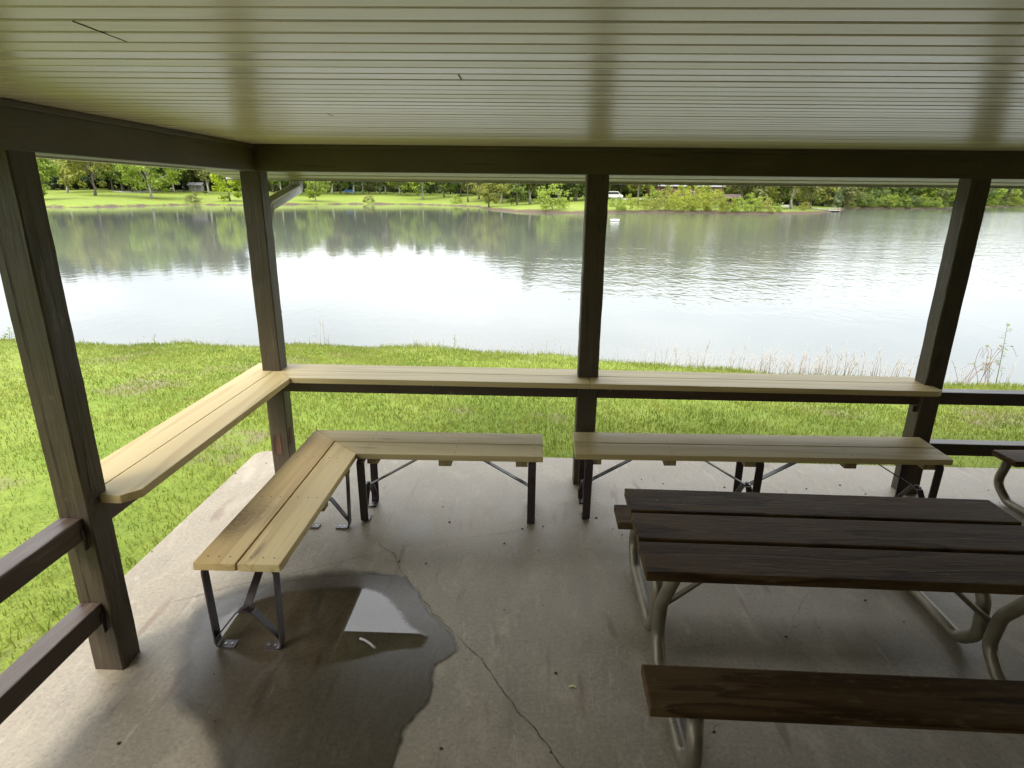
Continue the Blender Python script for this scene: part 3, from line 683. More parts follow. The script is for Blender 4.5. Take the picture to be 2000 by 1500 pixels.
board('seat_board', [(LX3+.003, f0), (XE, f0+rt), (XE, m0+rt), (LX2+.003, m0)], SZ, ST, PINE_X, b1)
board('seat_board', [(LX1+.003, m1), (XE, m1+rt), (XE, k0+rt+.003), (LX0+.003, k0+.001)], SZ, ST, PINE_X, b1)
screws([(x, y) for y in (2.29, 2.85, 3.36) for x in (-1.42, -1.37, -1.32, -1.225, -1.17, -1.12)] + [(x, y+.01) for x in (-1.03, -.46, .04) for y in (3.47, 3.57, 3.67, 3.76)], SZ, b1)
top = SZ-ST-.005
leg_frame(b1, (-1.28, 2.283, 0), (1, 0, 0), (0, 1, 0), .152, top, [(1, .42)])
leg_frame(b1, (-1.262, 3.345, 0), (1, 0, 0), (0, 1, 0), .140, top, [(-1, .42)])
leg_frame(b1, (-1.045, 3.555, 0), (0, 1, 0), (1, 0, 0), .140, top, [(1, .40)])
leg_frame(b1, (.028, 3.585, 0), (0, 1, 0), (1, 0, 0), .150, top, [(-1, .40)])
for (x0, x1, y0, y1) in ((-1.43, -1.10, 2.315, 2.385), (-1.43, -1.085, 2.84, 2.91), (-1.43, -1.085, 3.26, 3.315), (-1.015, -.945, 3.45, 3.79), (-.56, -.48, 3.44, 3.80), (-.075, .000, 3.455, 3.80)):
    mb = MB(); mb.box(x0, x1, y0, y1, SZ-ST-.0385, SZ-ST-.0005, .002); relb(mb, 'cleat', CLEAT, b1)
# long patch of brown resin and knot on the left board
b2 = empty('bench', (1.49, 3.71, 0), 0); tag(b2, 'straight pale pine bench behind the dark picnic table', 'bench', 'pine benches on dark steel frames')
FL, FR_, BL, BR = Vector((.299, 3.504)), Vector((2.671, 3.550)), Vector((.307, 3.876)), Vector((2.686, 3.926))
def lerp2(t, s): return tuple((FL.lerp(FR_, t)).lerp(BL.lerp(BR, t), s))
board('seat_board', [lerp2(0, 0), lerp2(1, 0), lerp2(1, .487), lerp2(0, .487)], SZ, ST, PINE_X, b2)
board('seat_board', [lerp2(0, .513), lerp2(1, .513), lerp2(1, 1), lerp2(0, 1)], SZ, ST, PINE_X, b2)
ud = Vector((-.0194, .9998, 0)); vd = Vector((.9998, .0194, 0))
for t, br in ((.035, [(1, .40)]), (.49, [(-1, .40), (1, .40)]), (.965, [(-1, .40)])):
    c = lerp2(t, .43); leg_frame(b2, (c[0], c[1], 0), ud, vd, .150, top, br)
for t in (.055, .255, .47, .735, .945):
    a = lerp2(t-.016, .03); b = lerp2(t+.016, .03); c = lerp2(t+.016, .96); d = lerp2(t-.016, .96)
    mb = MB(); mb.prism([a, b, c, d], SZ-ST-.0385, SZ-ST-.0005, .002); relb(mb, 'cleat', CLEAT, b2)
screws([lerp2(t, s) for t in (.04, .26, .48, .74, .95) for s in (.12, .36, .62, .88)], SZ, b2)

# ------------------------------------------------------------------ picnic tables: dark boards on bent pipe frames
TZ, BS = .66, .392
def picnic_table(label, loc, rz):
    """local frame: x along the table, y across, origin at floor centre"""
    t = empty('picnic_table', loc, rz); tag(t, label, 'picnic table', 'dark picnic tables on pipe frames')
    L, Wd = .870, .347
    w = (2*Wd-2*.024)/3
    for i in range(3):
        y0 = -Wd+i*(w+.024); jit = random.uniform(-.006, .006)
        mb = MB(); mb.box(-L+jit, L+jit, y0, y0+w, TZ-.042, TZ, .006); mb.build('tabletop_board', OLDW, t)
    for s, y, xo in ((-1, -.627, -.036), (1, .575, .002)):
        mb = MB(); mb.box(-L+xo, L+xo, y-.1, y+.1, BS-.042, BS, .008); mb.build('seat_board', OLDW, t)
    for sx in (-1, 1):
        x = sx*(L-.135); pr_ = .029
        for sy in (-1, 1):
            bend = fillet([(x, sy*.26, TZ-.050), (x, sy*.055, .30), (x, sy*.033, .13), (x, sy*.13, pr_+.003), (x, sy*.60, pr_+.003), (x, sy*.72, .12), (x, sy*.665, BS-.05)], .10, 7)
            mb = MB(); mb.tube(bend, pr_, 16); mb.build('leg', PIPE, t)
            mb = MB(); yb = -.62 if sy < 0 else .575
            mb.strap([(x, yb-.085, BS-.047), (x, yb+.085, BS-.047)], (1, 0, 0), .04, .007); mb.build('seat_bracket', PIPE, t)
        mb = MB(); mb.strap([(x, -Wd+.03, TZ-.046), (x, Wd-.03, TZ-.046)], (1, 0, 0), .045, .007); mb.build('top_bracket', PIPE, t)
        mb = MB(); mb.tube([(x, 0, .24), (x-sx*.06, 0, .285), (x-sx*.42, 0, TZ-.06), (x-sx*.47, 0, TZ-.05)], .0135, 10); mb.build('brace', PIPE, t)
    for sx in (-1, 1):
        for y in (-.23, 0, .23): mb = MB(); mb.tube([(sx*(L-.135), y, TZ-.003), (sx*(L-.135), y, TZ+.0012)], .006, 10); mb.build('bolt', SCREW, t)
    return t
picnic_table('dark weathered picnic table in front of the straight pine bench', (1.345, 2.335, 0), R(-.75))
c = at(1935, 878, z=BS); an = R(3); ox, oy = -.882, .675
picnic_table('reddish brown picnic table whose seat end pokes in at the right edge of the photo', (c.x-(ox*math.cos(an)-oy*math.sin(an)), c.y-(ox*math.sin(an)+oy*math.cos(an)), 0), an)

# ------------------------------------------------------------------ trees
def crown_mesh(name, seed, kind, n=2600):
    """leaf clumps through a unit-height crown volume; returns verts/faces, and limb ends"""
    r = np.random.default_rng(seed); V, cl = [], []
    if kind == 'conifer':
        nc = 90
        for i in range(nc):
            t = r.random()**.8; rad = (1-t)*.26+.02; a = r.uniform(0, 6.28); q = rad*math.sqrt(r.random())
            cl.append((q*math.cos(a), q*math.sin(a), .10+.9*t, .055+.05*(1-t)))
    elif kind == 'shrub':
        for i in range(34):
            a = r.uniform(0, 6.28); q = .62*math.sqrt(r.random()); z = r.uniform(.12, .95)*(1-.5*(q/.62)**2)
            cl.append((q*math.cos(a), q*math.sin(a), z, r.uniform(.10, .20)))
    else:
        low = {'broad': .15, 'tall': .24, 'wide': .12, 'full': .05}[kind]; wid = {'broad': .40, 'tall': .26, 'wide': .52, 'full': .40}[kind]
        nc = {'broad': 62, 'tall': 54, 'wide': 70, 'full': 80}[kind]
        while len(cl) < nc:
            p = r.uniform(-1, 1, 3)
            if (p**2).sum() > 1 or (p**2).sum() < .12: continue
            z = low+(1-low)*(p[2]*.5+.5); w = wid*(1-.25*(p[2] > .3))
            w *= 1+.22*math.sin(3*math.atan2(p[1], p[0])+seed)
            cl.append((p[0]*w, p[1]*w, z+.03*r.normal(), r.uniform(.055, .115)))
    cl = np.array(cl); wts = cl[:, 3]**1.7; idx = r.choice(len(cl), n, p=wts/wts.sum())
    d = r.normal(size=(n, 3)); d /= np.linalg.norm(d, axis=1)[:, None]; rad = r.random(n)**.45
    c = cl[idx, :3]+d*(rad*cl[idx, 3])[:, None]*np.array([1.15, 1.15, .8])
    c[:, 2] = np.maximum(c[:, 2], .01)
    s = r.uniform(.012, .028, n)*(1.5 if kind == 'shrub' else .8 if kind == 'conifer' else 1)
    nn = d+r.normal(size=(n, 3))*.7+np.array([0, 0, .45]); nn /= np.linalg.norm(nn, axis=1)[:, None]
    u = np.cross(nn, r.normal(size=(n, 3))); u /= np.linalg.norm(u, axis=1)[:, None]; w = np.cross(nn, u)
    v = np.stack([c-u*s[:, None]-w*s[:, None]*.45, c+u*s[:, None]*.2-w*s[:, None]*.8, c+u*s[:, None]*1.1+w*s[:, None]*.1, c-u*s[:, None]*.1+w*s[:, None]*.7], 1)
    fc = (np.arange(n)[:, None]*4+np.arange(4)[None, :])
    me = mesh_np(name, v.reshape(-1, 3), fc, None)
    return me, cl
def trunk_mesh(name, seed, kind, cl):
    r = random.Random(seed); mb = MB(); top = {'conifer': .9, 'shrub': .4}.get(kind, .72); r0 = {'conifer': .014, 'shrub': .012, 'tall': .014}.get(kind, .019)
    pts = []; x = y = 0
    for i in range(7):
        t = i/6; pts.append((x, y, -.01+top*t)); x += r.uniform(-.012, .012); y += r.uniform(-.012, .012)
    mb.tube(pts, r0, 7, [r0*(1.45 if i == 0 else 1)*(1-.8*i/6)+.001 for i in range(7)])
    order = sorted(range(len(cl)), key=lambda i: r.random())[:{'shrub': 12, 'conifer': 6}.get(kind, 13)]
    for i in order:
        c = Vector(cl[i][:3]); k = max(1, min(5, int((c.z*.62)/top*6))); b = Vector(pts[k]); m_ = b.lerp(c, .5)+Vector((0, 0, .03))
        mb.tube([b, m_, c], .005, 5, [r0*.42, r0*.28, r0*.1])
    bmesh.ops.recalc_face_normals(mb.bm, faces=mb.bm.faces); me = bpy.data.meshes.new(name); mb.bm.to_mesh(me); mb.bm.free(); return me
PROTO = {}
for kind, seeds in (('broad', (1, 2, 3)), ('tall', (4, 5, 6)), ('wide', (7, 8)), ('full', (9, 10, 11)), ('conifer', (12, 13)), ('shrub', (14, 15, 16))):
    for s in seeds:
        me, cl = crown_mesh('crown', s, kind, {'shrub': 1500, 'conifer': 2600}.get(kind, 4600)); tm = trunk_mesh('trunk', s, kind, cl)
        me.materials.append(L_MID); tm.materials.append(BARK); PROTO.setdefault(kind, []).append((me, tm))
tr = random.Random(5)
def tree(px, Y, h, kind, leaf, bark, label, group=None, name='tree', cat='tree', wide=1., var=None, dz=0, xy=None):
    x, y = xy if xy else spot(px, Y); z = ground_z(x, y)
    me, tm = PROTO[kind][(tr.randrange(9) if var is None else var) % len(PROTO[kind])]
    root = empty(name, (x, y, z+dz), tr.uniform(0, 6.28)); tag(root, label, cat, group)
    for nm, data, mt in (('crown', me, leaf), ('trunk', tm, bark)):
        o = bpy.data.objects.new(nm, data); col.objects.link(o); o.parent = root; o.scale = (h*wide, h*wide, h)
        o.material_slots[0].link = 'OBJECT'; o.material_slots[0].material = mt
    return root
# across the lake on the left: a lawn with shade trees, evergreens and a shed behind
tree(62, 14, 13, 'full', L_BRIGHT, BARK, 'bright green tree glimpsed at the near post, left of the dark evergreens')
tree(131, 50, 15, 'broad', L_YELLOW, BARK_PALE, 'yellow-green shade tree left of its twin on the far lawn, trunk set further back', wide=.85, var=0)
tree(184, 36, 15, 'broad', L_YELLOW, BARK, 'yellow-green shade tree on the far lawn nearer the water than its twin', wide=.95, var=1)
tree(294, 23, 15.5, 'wide', L_BRIGHT, BARK_PALE, 'broad light green tree with a pale trunk alone on the far lawn', wide=.95, var=0)
tree(447, 9, 11, 'full', L_LIME, BARK, 'vivid lime green tree hanging low beside the corner post', wide=1.0, var=0)
tree(408, 35, 18, 'tall', L_OLIVE, BARK_PALE, 'tall pale forked trunk standing to the right of the grey shed', var=0)
tree(340, 42, 17, 'tall', L_MID, BARK_PALE, 'thin pale leaning trunk left of the grey shed', var=1)
for px, Y, h in ((85, 62, 18), (103, 66, 20), (122, 72, 19), (215, 74, 21), (245, 74, 20), (300, 76, 21), (330, 72, 20), (365, 66, 21), (395, 62, 20), (425, 60, 20), (150, 78, 20), (275, 72, 19), (180, 76, 20), (60, 70, 20), (455, 58, 20), (70, 84, 20), (112, 88, 20), (200, 88, 21), (260, 86, 21), (345, 80, 21), (410, 76, 21)):
    tree(px, Y, h, 'conifer', L_EVER, BARK, 'dark evergreen in the shade behind the far lawn', 'dark evergreens behind the far lawn', wide=1.5)
for px, Y, h, lf in ((240, 52, 17, L_MID), (258, 50, 16, L_MID), (276, 54, 17, L_DEEP), (312, 52, 16, L_MID), (324, 54, 17, L_DEEP), (398, 50, 17, L_OLIVE), (222, 58, 17, L_MID), (360, 52, 17, L_MID)):
    tree(px, Y, h, 'broad', lf, BARK, 'dark trunked tree in the row along the pale drive behind the far lawn', 'trees along the far drive')
# middle: row of slim trees further away
mid = [(548, 40, 15, 'tall'), (572, 46, 15, 'tall'), (648, 44, 16, 'tall'), (690, 42, 16, 'tall'), (709, 46, 15, 'tall'), (742, 47, 16, 'tall'), (754, 43, 15, 'tall'), (816, 40, 16, 'tall'), (867, 40, 16, 'broad'), (935, 44, 15, 'broad'), (980, 40, 16, 'tall'), (1090, 45, 16, 'tall'), (1125, 42, 17, 'broad'), (665, 56, 16, 'broad'), (790, 58, 16, 'broad'), (900, 56, 16, 'broad'), (535, 52, 16, 'broad'), (600, 54, 16, 'broad'), (720, 60, 15, 'full'), (840, 58, 16, 'full'), (1000, 60, 17, 'full'), (1060, 58, 18, 'broad'), (960, 60, 17, 'full'), (1110, 60, 18, 'full'), (1150, 56, 18, 'full'), (640, 66, 16, 'full'), (560, 66, 17, 'full'), (770, 68, 15, 'full'), (880, 68, 16, 'full'), (1025, 70, 18, 'full'), (530, 70, 17, 'full'), (600, 72, 16, 'full'), (690, 72, 15, 'full'), (810, 72, 15, 'full'), (930, 72, 17, 'full')]
for i, (px, Y, h, kd) in enumerate(mid):
    tree(px, Y, h, kd, (L_MID, L_BRIGHT, L_OLIVE, L_DEEP)[i % 4], BARK_PALE if kd == 'tall' else BARK, 'slim leafy tree in the row across the middle of the lake', 'trees across the middle of the lake', wide=.9 if kd != 'tall' else 1.15)
tree(615, 6, 10, 'wide', L_BRIGHT, BARK_PALE, 'several-stemmed low tree standing at the water just right of the downspout', var=1)
tree(781, 37, 13, 'broad', L_BRIGHT, BARK_PALE, 'pale straight trunk between the blue car and the stout pale trunk')
tree(825, 20, 13, 'broad', L_BRIGHT, BARK_PALE, 'stout pale trunk near the water in the middle of the far bank', wide=1.05)
tree(914, 18, 14, 'tall', L_OLIVE, BARK, 'single thin dark trunk close to the water left of the point')
tree(955, 4, 8.5, 'wide', L_YELLOW, BARK, 'small yellow-green tree with bent stems where the bank becomes a point', var=1)
tree(1010, 24, 14, 'full', L_MID, BARK, 'full round green tree on the point left of the stout grey trunk', wide=.7)
tree(1036, 32, 17, 'tall', L_OLIVE, BARK_PALE, 'stout grey trunk on the point beside the big bush', wide=1.2)
tree(1080, 3, 5.6, 'shrub', L_BRIGHT, BARK, 'big loose green bush at the water just left of the middle post', name='bush', cat='bush', wide=.95, var=0)
for px, Y, h, lf, lb in ((377, 2, 2.6, L_OLIVE, 'spiky olive shrub at the water in front of the grey shed'), (720, 2, 2.4, L_OLIVE, 'greyish low shrub on the water edge left of centre'), (890, 5, 2.6, L_BRIGHT, 'low bright green shrub on the water edge near the thin dark trunk')):
    tree(px, Y, h, 'shrub', lf, BARK, lb, name='shrub', cat='shrub', wide=1.3)
# the point on the right: golden shrubs over a cut bank, trees and a brick house behind
gold = [(1205, 1.4, 3.0, L_BRIGHT), (1232, 1.2, 3.4, L_GOLD), (1262, 1.3, 3.0, L_YELLOW), (1290, 1.4, 3.4, L_YELLOW), (1318, 1.3, 3.6, L_GOLD), (1345, 1.4, 4.2, L_GOLD), (1372, 1.2, 4.4, L_GOLD), (1400, 1.4, 4.4, L_GOLD), (1425, 1.3, 3.4, L_GOLD), (1447, 1.3, 3.2, L_BRIGHT), (1470, 1.4, 3.8, L_BRIGHT), (1494, 1.8, 3.6, L_YELLOW), (1520, 1.5, 2.0, L_BRIGHT), (1330, 10, 5.4, L_GOLD), (1300, 14, 5.2, L_YELLOW), (1275, 16, 4.6, L_BRIGHT), (1360, 18, 6.2, L_GOLD), (1385, 10, 5.6, L_GOLD), (1575, 5, 2.2, L_YELLOW)]
for px, Y, h, lf in gold:
    tree(px, Y, h, 'shrub', lf, BARK, 'golden green shrub in the thicket on the bank before the brick house', 'golden shrubs on the bank', name='shrub', cat='shrub', wide=.85)
tree(1247, 22, 15, 'tall', L_YELLOW, BARK, 'dark trunk among the golden shrubs just right of the white van')
tree(1450, 16, 15, 'broad', L_OLIVE, BARK, 'olive tree over the small brown shed on the right bank')
tree(1490, 20, 16, 'full', L_YELLOW, BARK, 'yellow-green leafy tree between the brown shed and the leaning pale trunk')
tree(1548, 17, 16, 'broad', L_OLIVE, BARK_PALE, 'leaning pale trunk on the lawn left of the dock')
tree(1585, 24, 14, 'full', L_YELLOW, BARK, 'yellow-green tree above the path to the dock')
tree(1212, 58, 18, 'broad', L_OLIVE, BARK, 'olive tree rising behind the parked white van')
tree(1275, 34, 17, 'broad', L_YELLOW, BARK, 'yellow-green tree at the left corner of the brick house')
tree(1345, 30, 17, 'tall', L_GOLD, BARK, 'golden tree standing in front of the brick house')
for px, Y, h in ((1180, 66, 20), (1235, 72, 21), (1300, 84, 22), (1360, 82, 22), (1420, 72, 22), (1470, 56, 21), (1525, 52, 20), (1400, 66, 18), (1330, 90, 23), (1250, 90, 23), (1560, 56, 19), (1610, 60, 17), (1500, 66, 21), (1440, 60, 20), (1205, 84, 21), (1590, 70, 19)):
    tree(px, Y, h, 'full', tr.choice((L_MID, L_OLIVE, L_YELLOW)), BARK, 'tall tree in the wood behind the brick house', 'wood behind the brick house')
# far right shore: dense wood down to the water
for i in range(30):
    px = 1645+i*14+tr.uniform(-5, 5)
    tree(px, 7+tr.uniform(0, 8), tr.uniform(11, 15), 'full', tr.choice((L_MID, L_MID, L_DEEP, L_BRIGHT, L_OLIVE)), BARK, 'leafy tree at the front of the dense wood on the far right shore', 'dense wood on the far right shore', wide=1.1)
    if i % 2 == 0: tree(px+7, 26, tr.uniform(17, 21), 'full', tr.choice((L_MID, L_DEEP)), BARK, 'tall tree at the back of the dense wood on the far right shore', 'back rows of the far right wood', wide=1.1)
for i in range(24):
    px = 1655+i*16+tr.uniform(-6, 6)
    tree(px, 2.2, tr.uniform(4, 6), 'shrub', tr.choice((L_MID, L_BRIGHT, L_DEEP)), BARK, 'bush overhanging the water below the dense far right wood', 'bushes along the far right shore', name='bush', cat='bush')
def woods():
    r = np.random.default_rng(77); C = []
    for pts, h, n in (([(-250, 90), (60, 90), (200, 94), (470, 80)], 15, 14000), ([(470, 80), (560, 84), (800, 86), (1000, 84), (1150, 90)], 13, 14000), ([(1150, 95), (1350, 100), (1500, 80), (1640, 75)], 15, 11000), ([(1630, 34), (1800, 34), (2000, 34), (2300, 34)], 17, 11000)):
        px = r.uniform(pts[0][0], pts[-1][0], n); Y = np.interp(px, [p[0] for p in pts], [p[1] for p in pts])+r.uniform(-5, 5, n)
        xy = np.array([spot(a, b) for a, b in zip(px, Y)]); z = height(xy)
        top = h*(.8+.3*wob(xy[:, 0], xy[:, 1], .11, 8)); C.append(np.stack([xy[:, 0], xy[:, 1], z+top*r.random(n)**.8], 1))
    c = np.concatenate(C); n = len(c); s = r.uniform(.45, 1.2, n); nn = r.normal(size=(n, 3))+np.array([0, -.6, .4]); nn /= np.linalg.norm(nn, axis=1)[:, None]
    u = np.cross(nn, r.normal(size=(n, 3))); u /= np.linalg.norm(u, axis=1)[:, None]; w = np.cross(nn, u)
    v = np.stack([c-u*s[:, None]-w*s[:, None]*.5, c+u*s[:, None]*.3-w*s[:, None]*.8, c+u*s[:, None]*1.1+w*s[:, None]*.2, c-u*s[:, None]*.2+w*s[:, None]*.8], 1)
    return v.reshape(-1, 3), np.arange(n)[:, None]*4+np.arange(4)[None, :]
v, f = woods(); tag(mesh_np('woods', v, f, leaf_mat('leaf_woods', (.085, .115, .048), (.17, .20, .085), .35, .12)), 'dark continuous wood closing the view behind the trees across the lake', 'woods', kind='stuff')  # leaf colour lightened in place of haze
# ------------------------------------------------------------------ buildings, drive, vehicles, dock across the lake
def strip(name, pts, w, mat, dz=.03):
    vs, fs = [], []
    for i, (x, y) in enumerate(pts):
        a = Vector(pts[max(i-1, 0)]); b = Vector(pts[min(i+1, len(pts)-1)]); t = (b-a).normalized(); n = Vector((-t.y, t.x))*w/2
        for q in ((x-n.x, y-n.y), (x+n.x, y+n.y)): vs.append((*q, ground_z(*q)+dz))
        if i: k = 2*i; fs.append((k-2, k, k+1, k-1))
    return tag(mesh_np(name, vs, fs, mat), kind='structure')
GRAVEL = plain('pale_gravel', (.42, .40, .36), .9, scale=3)
strip('road', [spot(p, 50) for p in range(225, 400, 8)], 5, GRAVEL, .06)
strip('path', [spot(*q) for q in ((1190, 44), (1215, 43), (1240, 42), (1262, 42), (1285, 44))], 4, GRAVEL, .05)
strip('path', [spot(*q) for q in ((1590, 30), (1597, 24), (1606, 16), (1618, 9), (1628, 3), (1630, 1))], 3.2, GRAVEL, .07)
GREYW = plain('grey_boards', (.27, .25, .23), .8); BRICK = plain('red_brick', (.15, .075, .055), .85); ROOFG = plain('grey_roof', (.20, .20, .205), .7); BROWNW = plain('brown_boards', (.07, .045, .035), .8)
GLASS = plain('dark_glass', (.03, .035, .04), .15); WHITEP = plain('white_paint', (.75, .75, .73), .4, var=.05)
def house(name, px, Y, w, d, h, rise, wall, roof, label, cat, rz=0, openings=()):
    x, y = spot(px, Y); z = ground_z(x, y); t = empty(name, (x, y, z), rz); tag(t, label, cat)
    mb = MB(); mb.box(-w/2, w/2, -d/2, d/2, -.5, h)
    a = [mb.bm.verts.new(p) for p in ((-w/2+.002, -d/2, h+.003), (-w/2+.002, d/2, h+.003), (-w/2+.002, 0, h+rise))]; mb.face(a)
    a = [mb.bm.verts.new(p) for p in ((w/2-.002, -d/2, h+.003), (w/2-.002, d/2, h+.003), (w/2-.002, 0, h+rise))]; mb.face(a); mb.build('wall', wall, t)
    mb = MB()
    for s in (-1, 1):
        e = .45; mb.extrude_x([(s*(d/2+e), h-.12), (0, h+rise+.02), (0, h+rise+.16), (s*(d/2+e), h+.02)], -w/2-e, w/2+e)
    mb.build('roof', roof, t)
    for nm, ox, oz, ow, oh, mt in openings:
        mb = MB(); mb.box(ox-ow/2-.07, ox+ow/2+.07, -d/2-.05, -d/2-.002, oz-.07, oz+oh+.07); fr = mb.build(nm, WHITEP, t)
        mb = MB(); mb.box(ox-ow/2, ox+ow/2, -d/2-.075, -d/2-.052, oz, oz+oh); mb.build('pane' if nm == 'window' else 'panel', mt, fr)
    return t
house('shed', 385, 45, 3.6, 3, 1.9, .7, GREYW, ROOFG, 'small grey shed with a pale door behind the far lawn', 'shed', R(12), [('door', -.5, 0, .9, 1.8, GREYW)])
house('house', 1335, 52, 20, 10, 3.6, 2.6, BRICK, ROOFG, 'red brick house with a grey roof behind the golden shrubs', 'house', R(4), [('window', -7.4, .9, 1.1, 1.7, GLASS), ('window', -3, .9, 1.2, 1.5, GLASS), ('door', 1, 0, 1.1, 2.2, BROWNW), ('window', 6, .9, 1.6, 1.5, GLASS)])
house('shed', 1427, 30, 3.8, 3, 1.5, .9, BROWNW, BROWNW, 'low dark brown shed right of the golden shrubs', 'shed', R(-8))
def vehicle(px, Y, L, Hh, Wv, mat, name, label, cat, rz, van=False):
    x, y = spot(px, Y); z = ground_z(x, y)+.06; t = empty(name, (x, y, z), rz); tag(t, label, cat)
    if van: pr_ = [(-L/2, .35), (L/2, .35), (L/2, .95), (L/2-.25, 1.1), (L/2-.75, 1.15), (L/2-1.35, Hh), (-L/2+.1, Hh), (-L/2, 1.2)]
    else: pr_ = [(-L/2, .32), (L/2, .32), (L/2+.02, .75), (L/2-.3, .88), (L/2-1.15, .95), (L/2-1.75, Hh), (-L/2+1.0, Hh), (-L/2+.35, 1.0), (-L/2-.02, .9)]
    mb = MB(); mb.extrude_y(pr_, -Wv/2, Wv/2); es = list(mb.bm.edges); bmesh.ops.bevel(mb.bm, geom=es, offset=.06, segments=2, affect='EDGES'); mb.build('body', mat, t)
    for s in (-1, 1):
        mb = MB(); yy = s*(Wv/2+.004)
        q = [(L/2-1.3, 1.0), (L/2-1.72, Hh-.1), (-L/2+1.0, Hh-.1), (-L/2+.6, 1.02)] if not van else [(L/2-.95, 1.2), (L/2-1.35, Hh-.15), (-L/2+.5, Hh-.15), (-L/2+.4, 1.2)]
        mb.extrude_y([(a, b) for a, b in q], yy-.01, yy+.01); mb.build('window', GLASS, t)
        for xx in (-L/2+.85, L/2-.85):
            mb = MB(); mb.tube([(xx, s*(Wv/2-.18), .33), (xx, s*(Wv/2+.015), .33)], .33, 16); wh = mb.build('wheel', DARK, t)
            mb = MB(); mb.tube([(xx, s*(Wv/2+.0), .33), (xx, s*(Wv/2+.025), .33)], .2, 12); mb.build('rim', GREYMET, wh)
    return t
vehicle(684, 50, 4.4, 1.42, 1.75, plain('blue_paint', (.05, .22, .55), .25, var=.05), 'parked_car', 'blue car parked under the trees across the lake', 'car', R(8))
vehicle(1199, 44, 4.9, 1.95, 1.9, WHITEP, 'parked_van', 'white van parked at the end of the pale drive on the point', 'van', R(-5), True)
# dock
x, y = spot(1627, -1.5); dk = empty('dock', (x, y, W), R(8)); tag(dk, 'small pale floating dock below the path on the right bank', 'dock')
mb = MB(); mb.box(-1.6, 1.6, -1.3, 1.6, .30, .42); mb.build('deck', GREYMET, dk)
mb = MB()
for a in (-1.5, -.5, .5, 1.5): mb.box(a-.05, a+.05, -1.28, -1.18, .42, 1.0)
mb.box(-1.55, 1.55, -1.27, -1.19, .95, 1.02); mb.build('rail', GREYMET, dk)
mb = MB(); mb.box(-1.5, 1.5, -1.2, 1.5, -.15, .295); mb.build('float', DARK, dk)
x, y = at(1201, 432, z=W).xy; mb = MB(); mb.tube([(x-.55, y, W+.05), (x-.5, y, W+.12), (x+.5, y, W+.12), (x+.58, y, W+.05)], .16, 10, [.06, .17, .17, .06]); tag(mb.build('buoy', WHITEP), 'white float on the water just right of the middle post', 'buoy')
# park bench and grills on the far lawns
def grill(px, Y, label):
    x, y = spot(px, Y); z = ground_z(x, y); t = empty('grill', (x, y, z)); tag(t, label, 'grill')
    mb = MB(); mb.tube([(0, 0, -.1), (0, 0, .75)], .05, 8); mb.build('leg', DARK, t)
    mb = MB(); mb.box(-.55, .55, -.3, .3, .75, 1.05, .03); mb.build('firebox', DARK, t)
grill(401, 28, 'dark park grill on the lawn below the forked pale trunk'); grill(442, 14, 'dark park grill near the water beside the lime green tree')
x, y = spot(1536, 13); t = empty('park_bench', (x, y, ground_z(x, y)), R(3)); tag(t, 'pale bench on the grassy point left of the dock', 'bench')
mb = MB(); mb.box(-1, 1, -.25, .25, .42, .48); mb.build('seat', GREYMET, t)
mb = MB(); mb.box(-1, 1, .24, .29, .6, .95); mb.build('backrest', GREYMET, t)
for s in (-1, 1):
    mb = MB(); mb.box(s*.8-.05, s*.8+.05, -.2, .27, -.05, .419); mb.build('leg', GREYMET, t)

# ------------------------------------------------------------------ plants on the near bank
def dry_stems():
    mb = MB(); r = random.Random(9)
    def stem(px, h, n=1):
        e = at(px, float(np.interp(px, [a for a, b in NEAR_EDGE], [b for a, b in NEAR_EDGE]))-2, z=-.52)
        for _ in range(n):
            x = e.x+r.uniform(-.12, .12); y = e.y+r.uniform(-.05, .65); z = ground_z(x, y); hh = h*r.uniform(.5, 1.15); lx, ly = r.uniform(-.15, .36)*hh, r.uniform(-.2, .2)*hh
            p = [(x, y, z-.02), (x+lx*.25, y+ly*.25, z+hh*.45), (x+lx, y+ly, z+hh)]
            w = .0042; mb.tube(p, w, 4, [w, w*.75, w*.35])
            if r.random() < .7:
                for _k in range(r.randint(1, 3)):
                    q = Vector(p[1]).lerp(Vector(p[2]), r.uniform(.0, .8)); d = Vector((r.uniform(-.5, .5), r.uniform(-.3, .3), r.uniform(.4, 1)))*hh*.25
                    mb.tube([q, q+d], w*.5, 4, [w*.55, w*.25])
    for px in range(1185, 1790, 3): stem(px+r.uniform(-3, 3), .52 if px > 1250 else .38, 1 if px < 1330 else r.randint(1, 4))
    for px in range(860, 1130, 4): stem(px, .30, r.randint(1, 2))
    for px in range(560, 860, 5): stem(px, .26, r.randint(1, 2))
    for px in range(160, 385, 7): stem(px, .2, 1)
    for px in (592, 600, 610, 618, 628, 634): stem(px, .55, 1)
    for px in range(385, 470, 4): stem(px, .28, 1)
    for px in range(1850, 1990, 7): stem(px, .45, r.randint(1, 2))
    return mb
tag(dry_stems().build('dry_weeds', STEM), 'thin dry leafless weed stems along the near bank of the lake', 'weeds', kind='stuff')
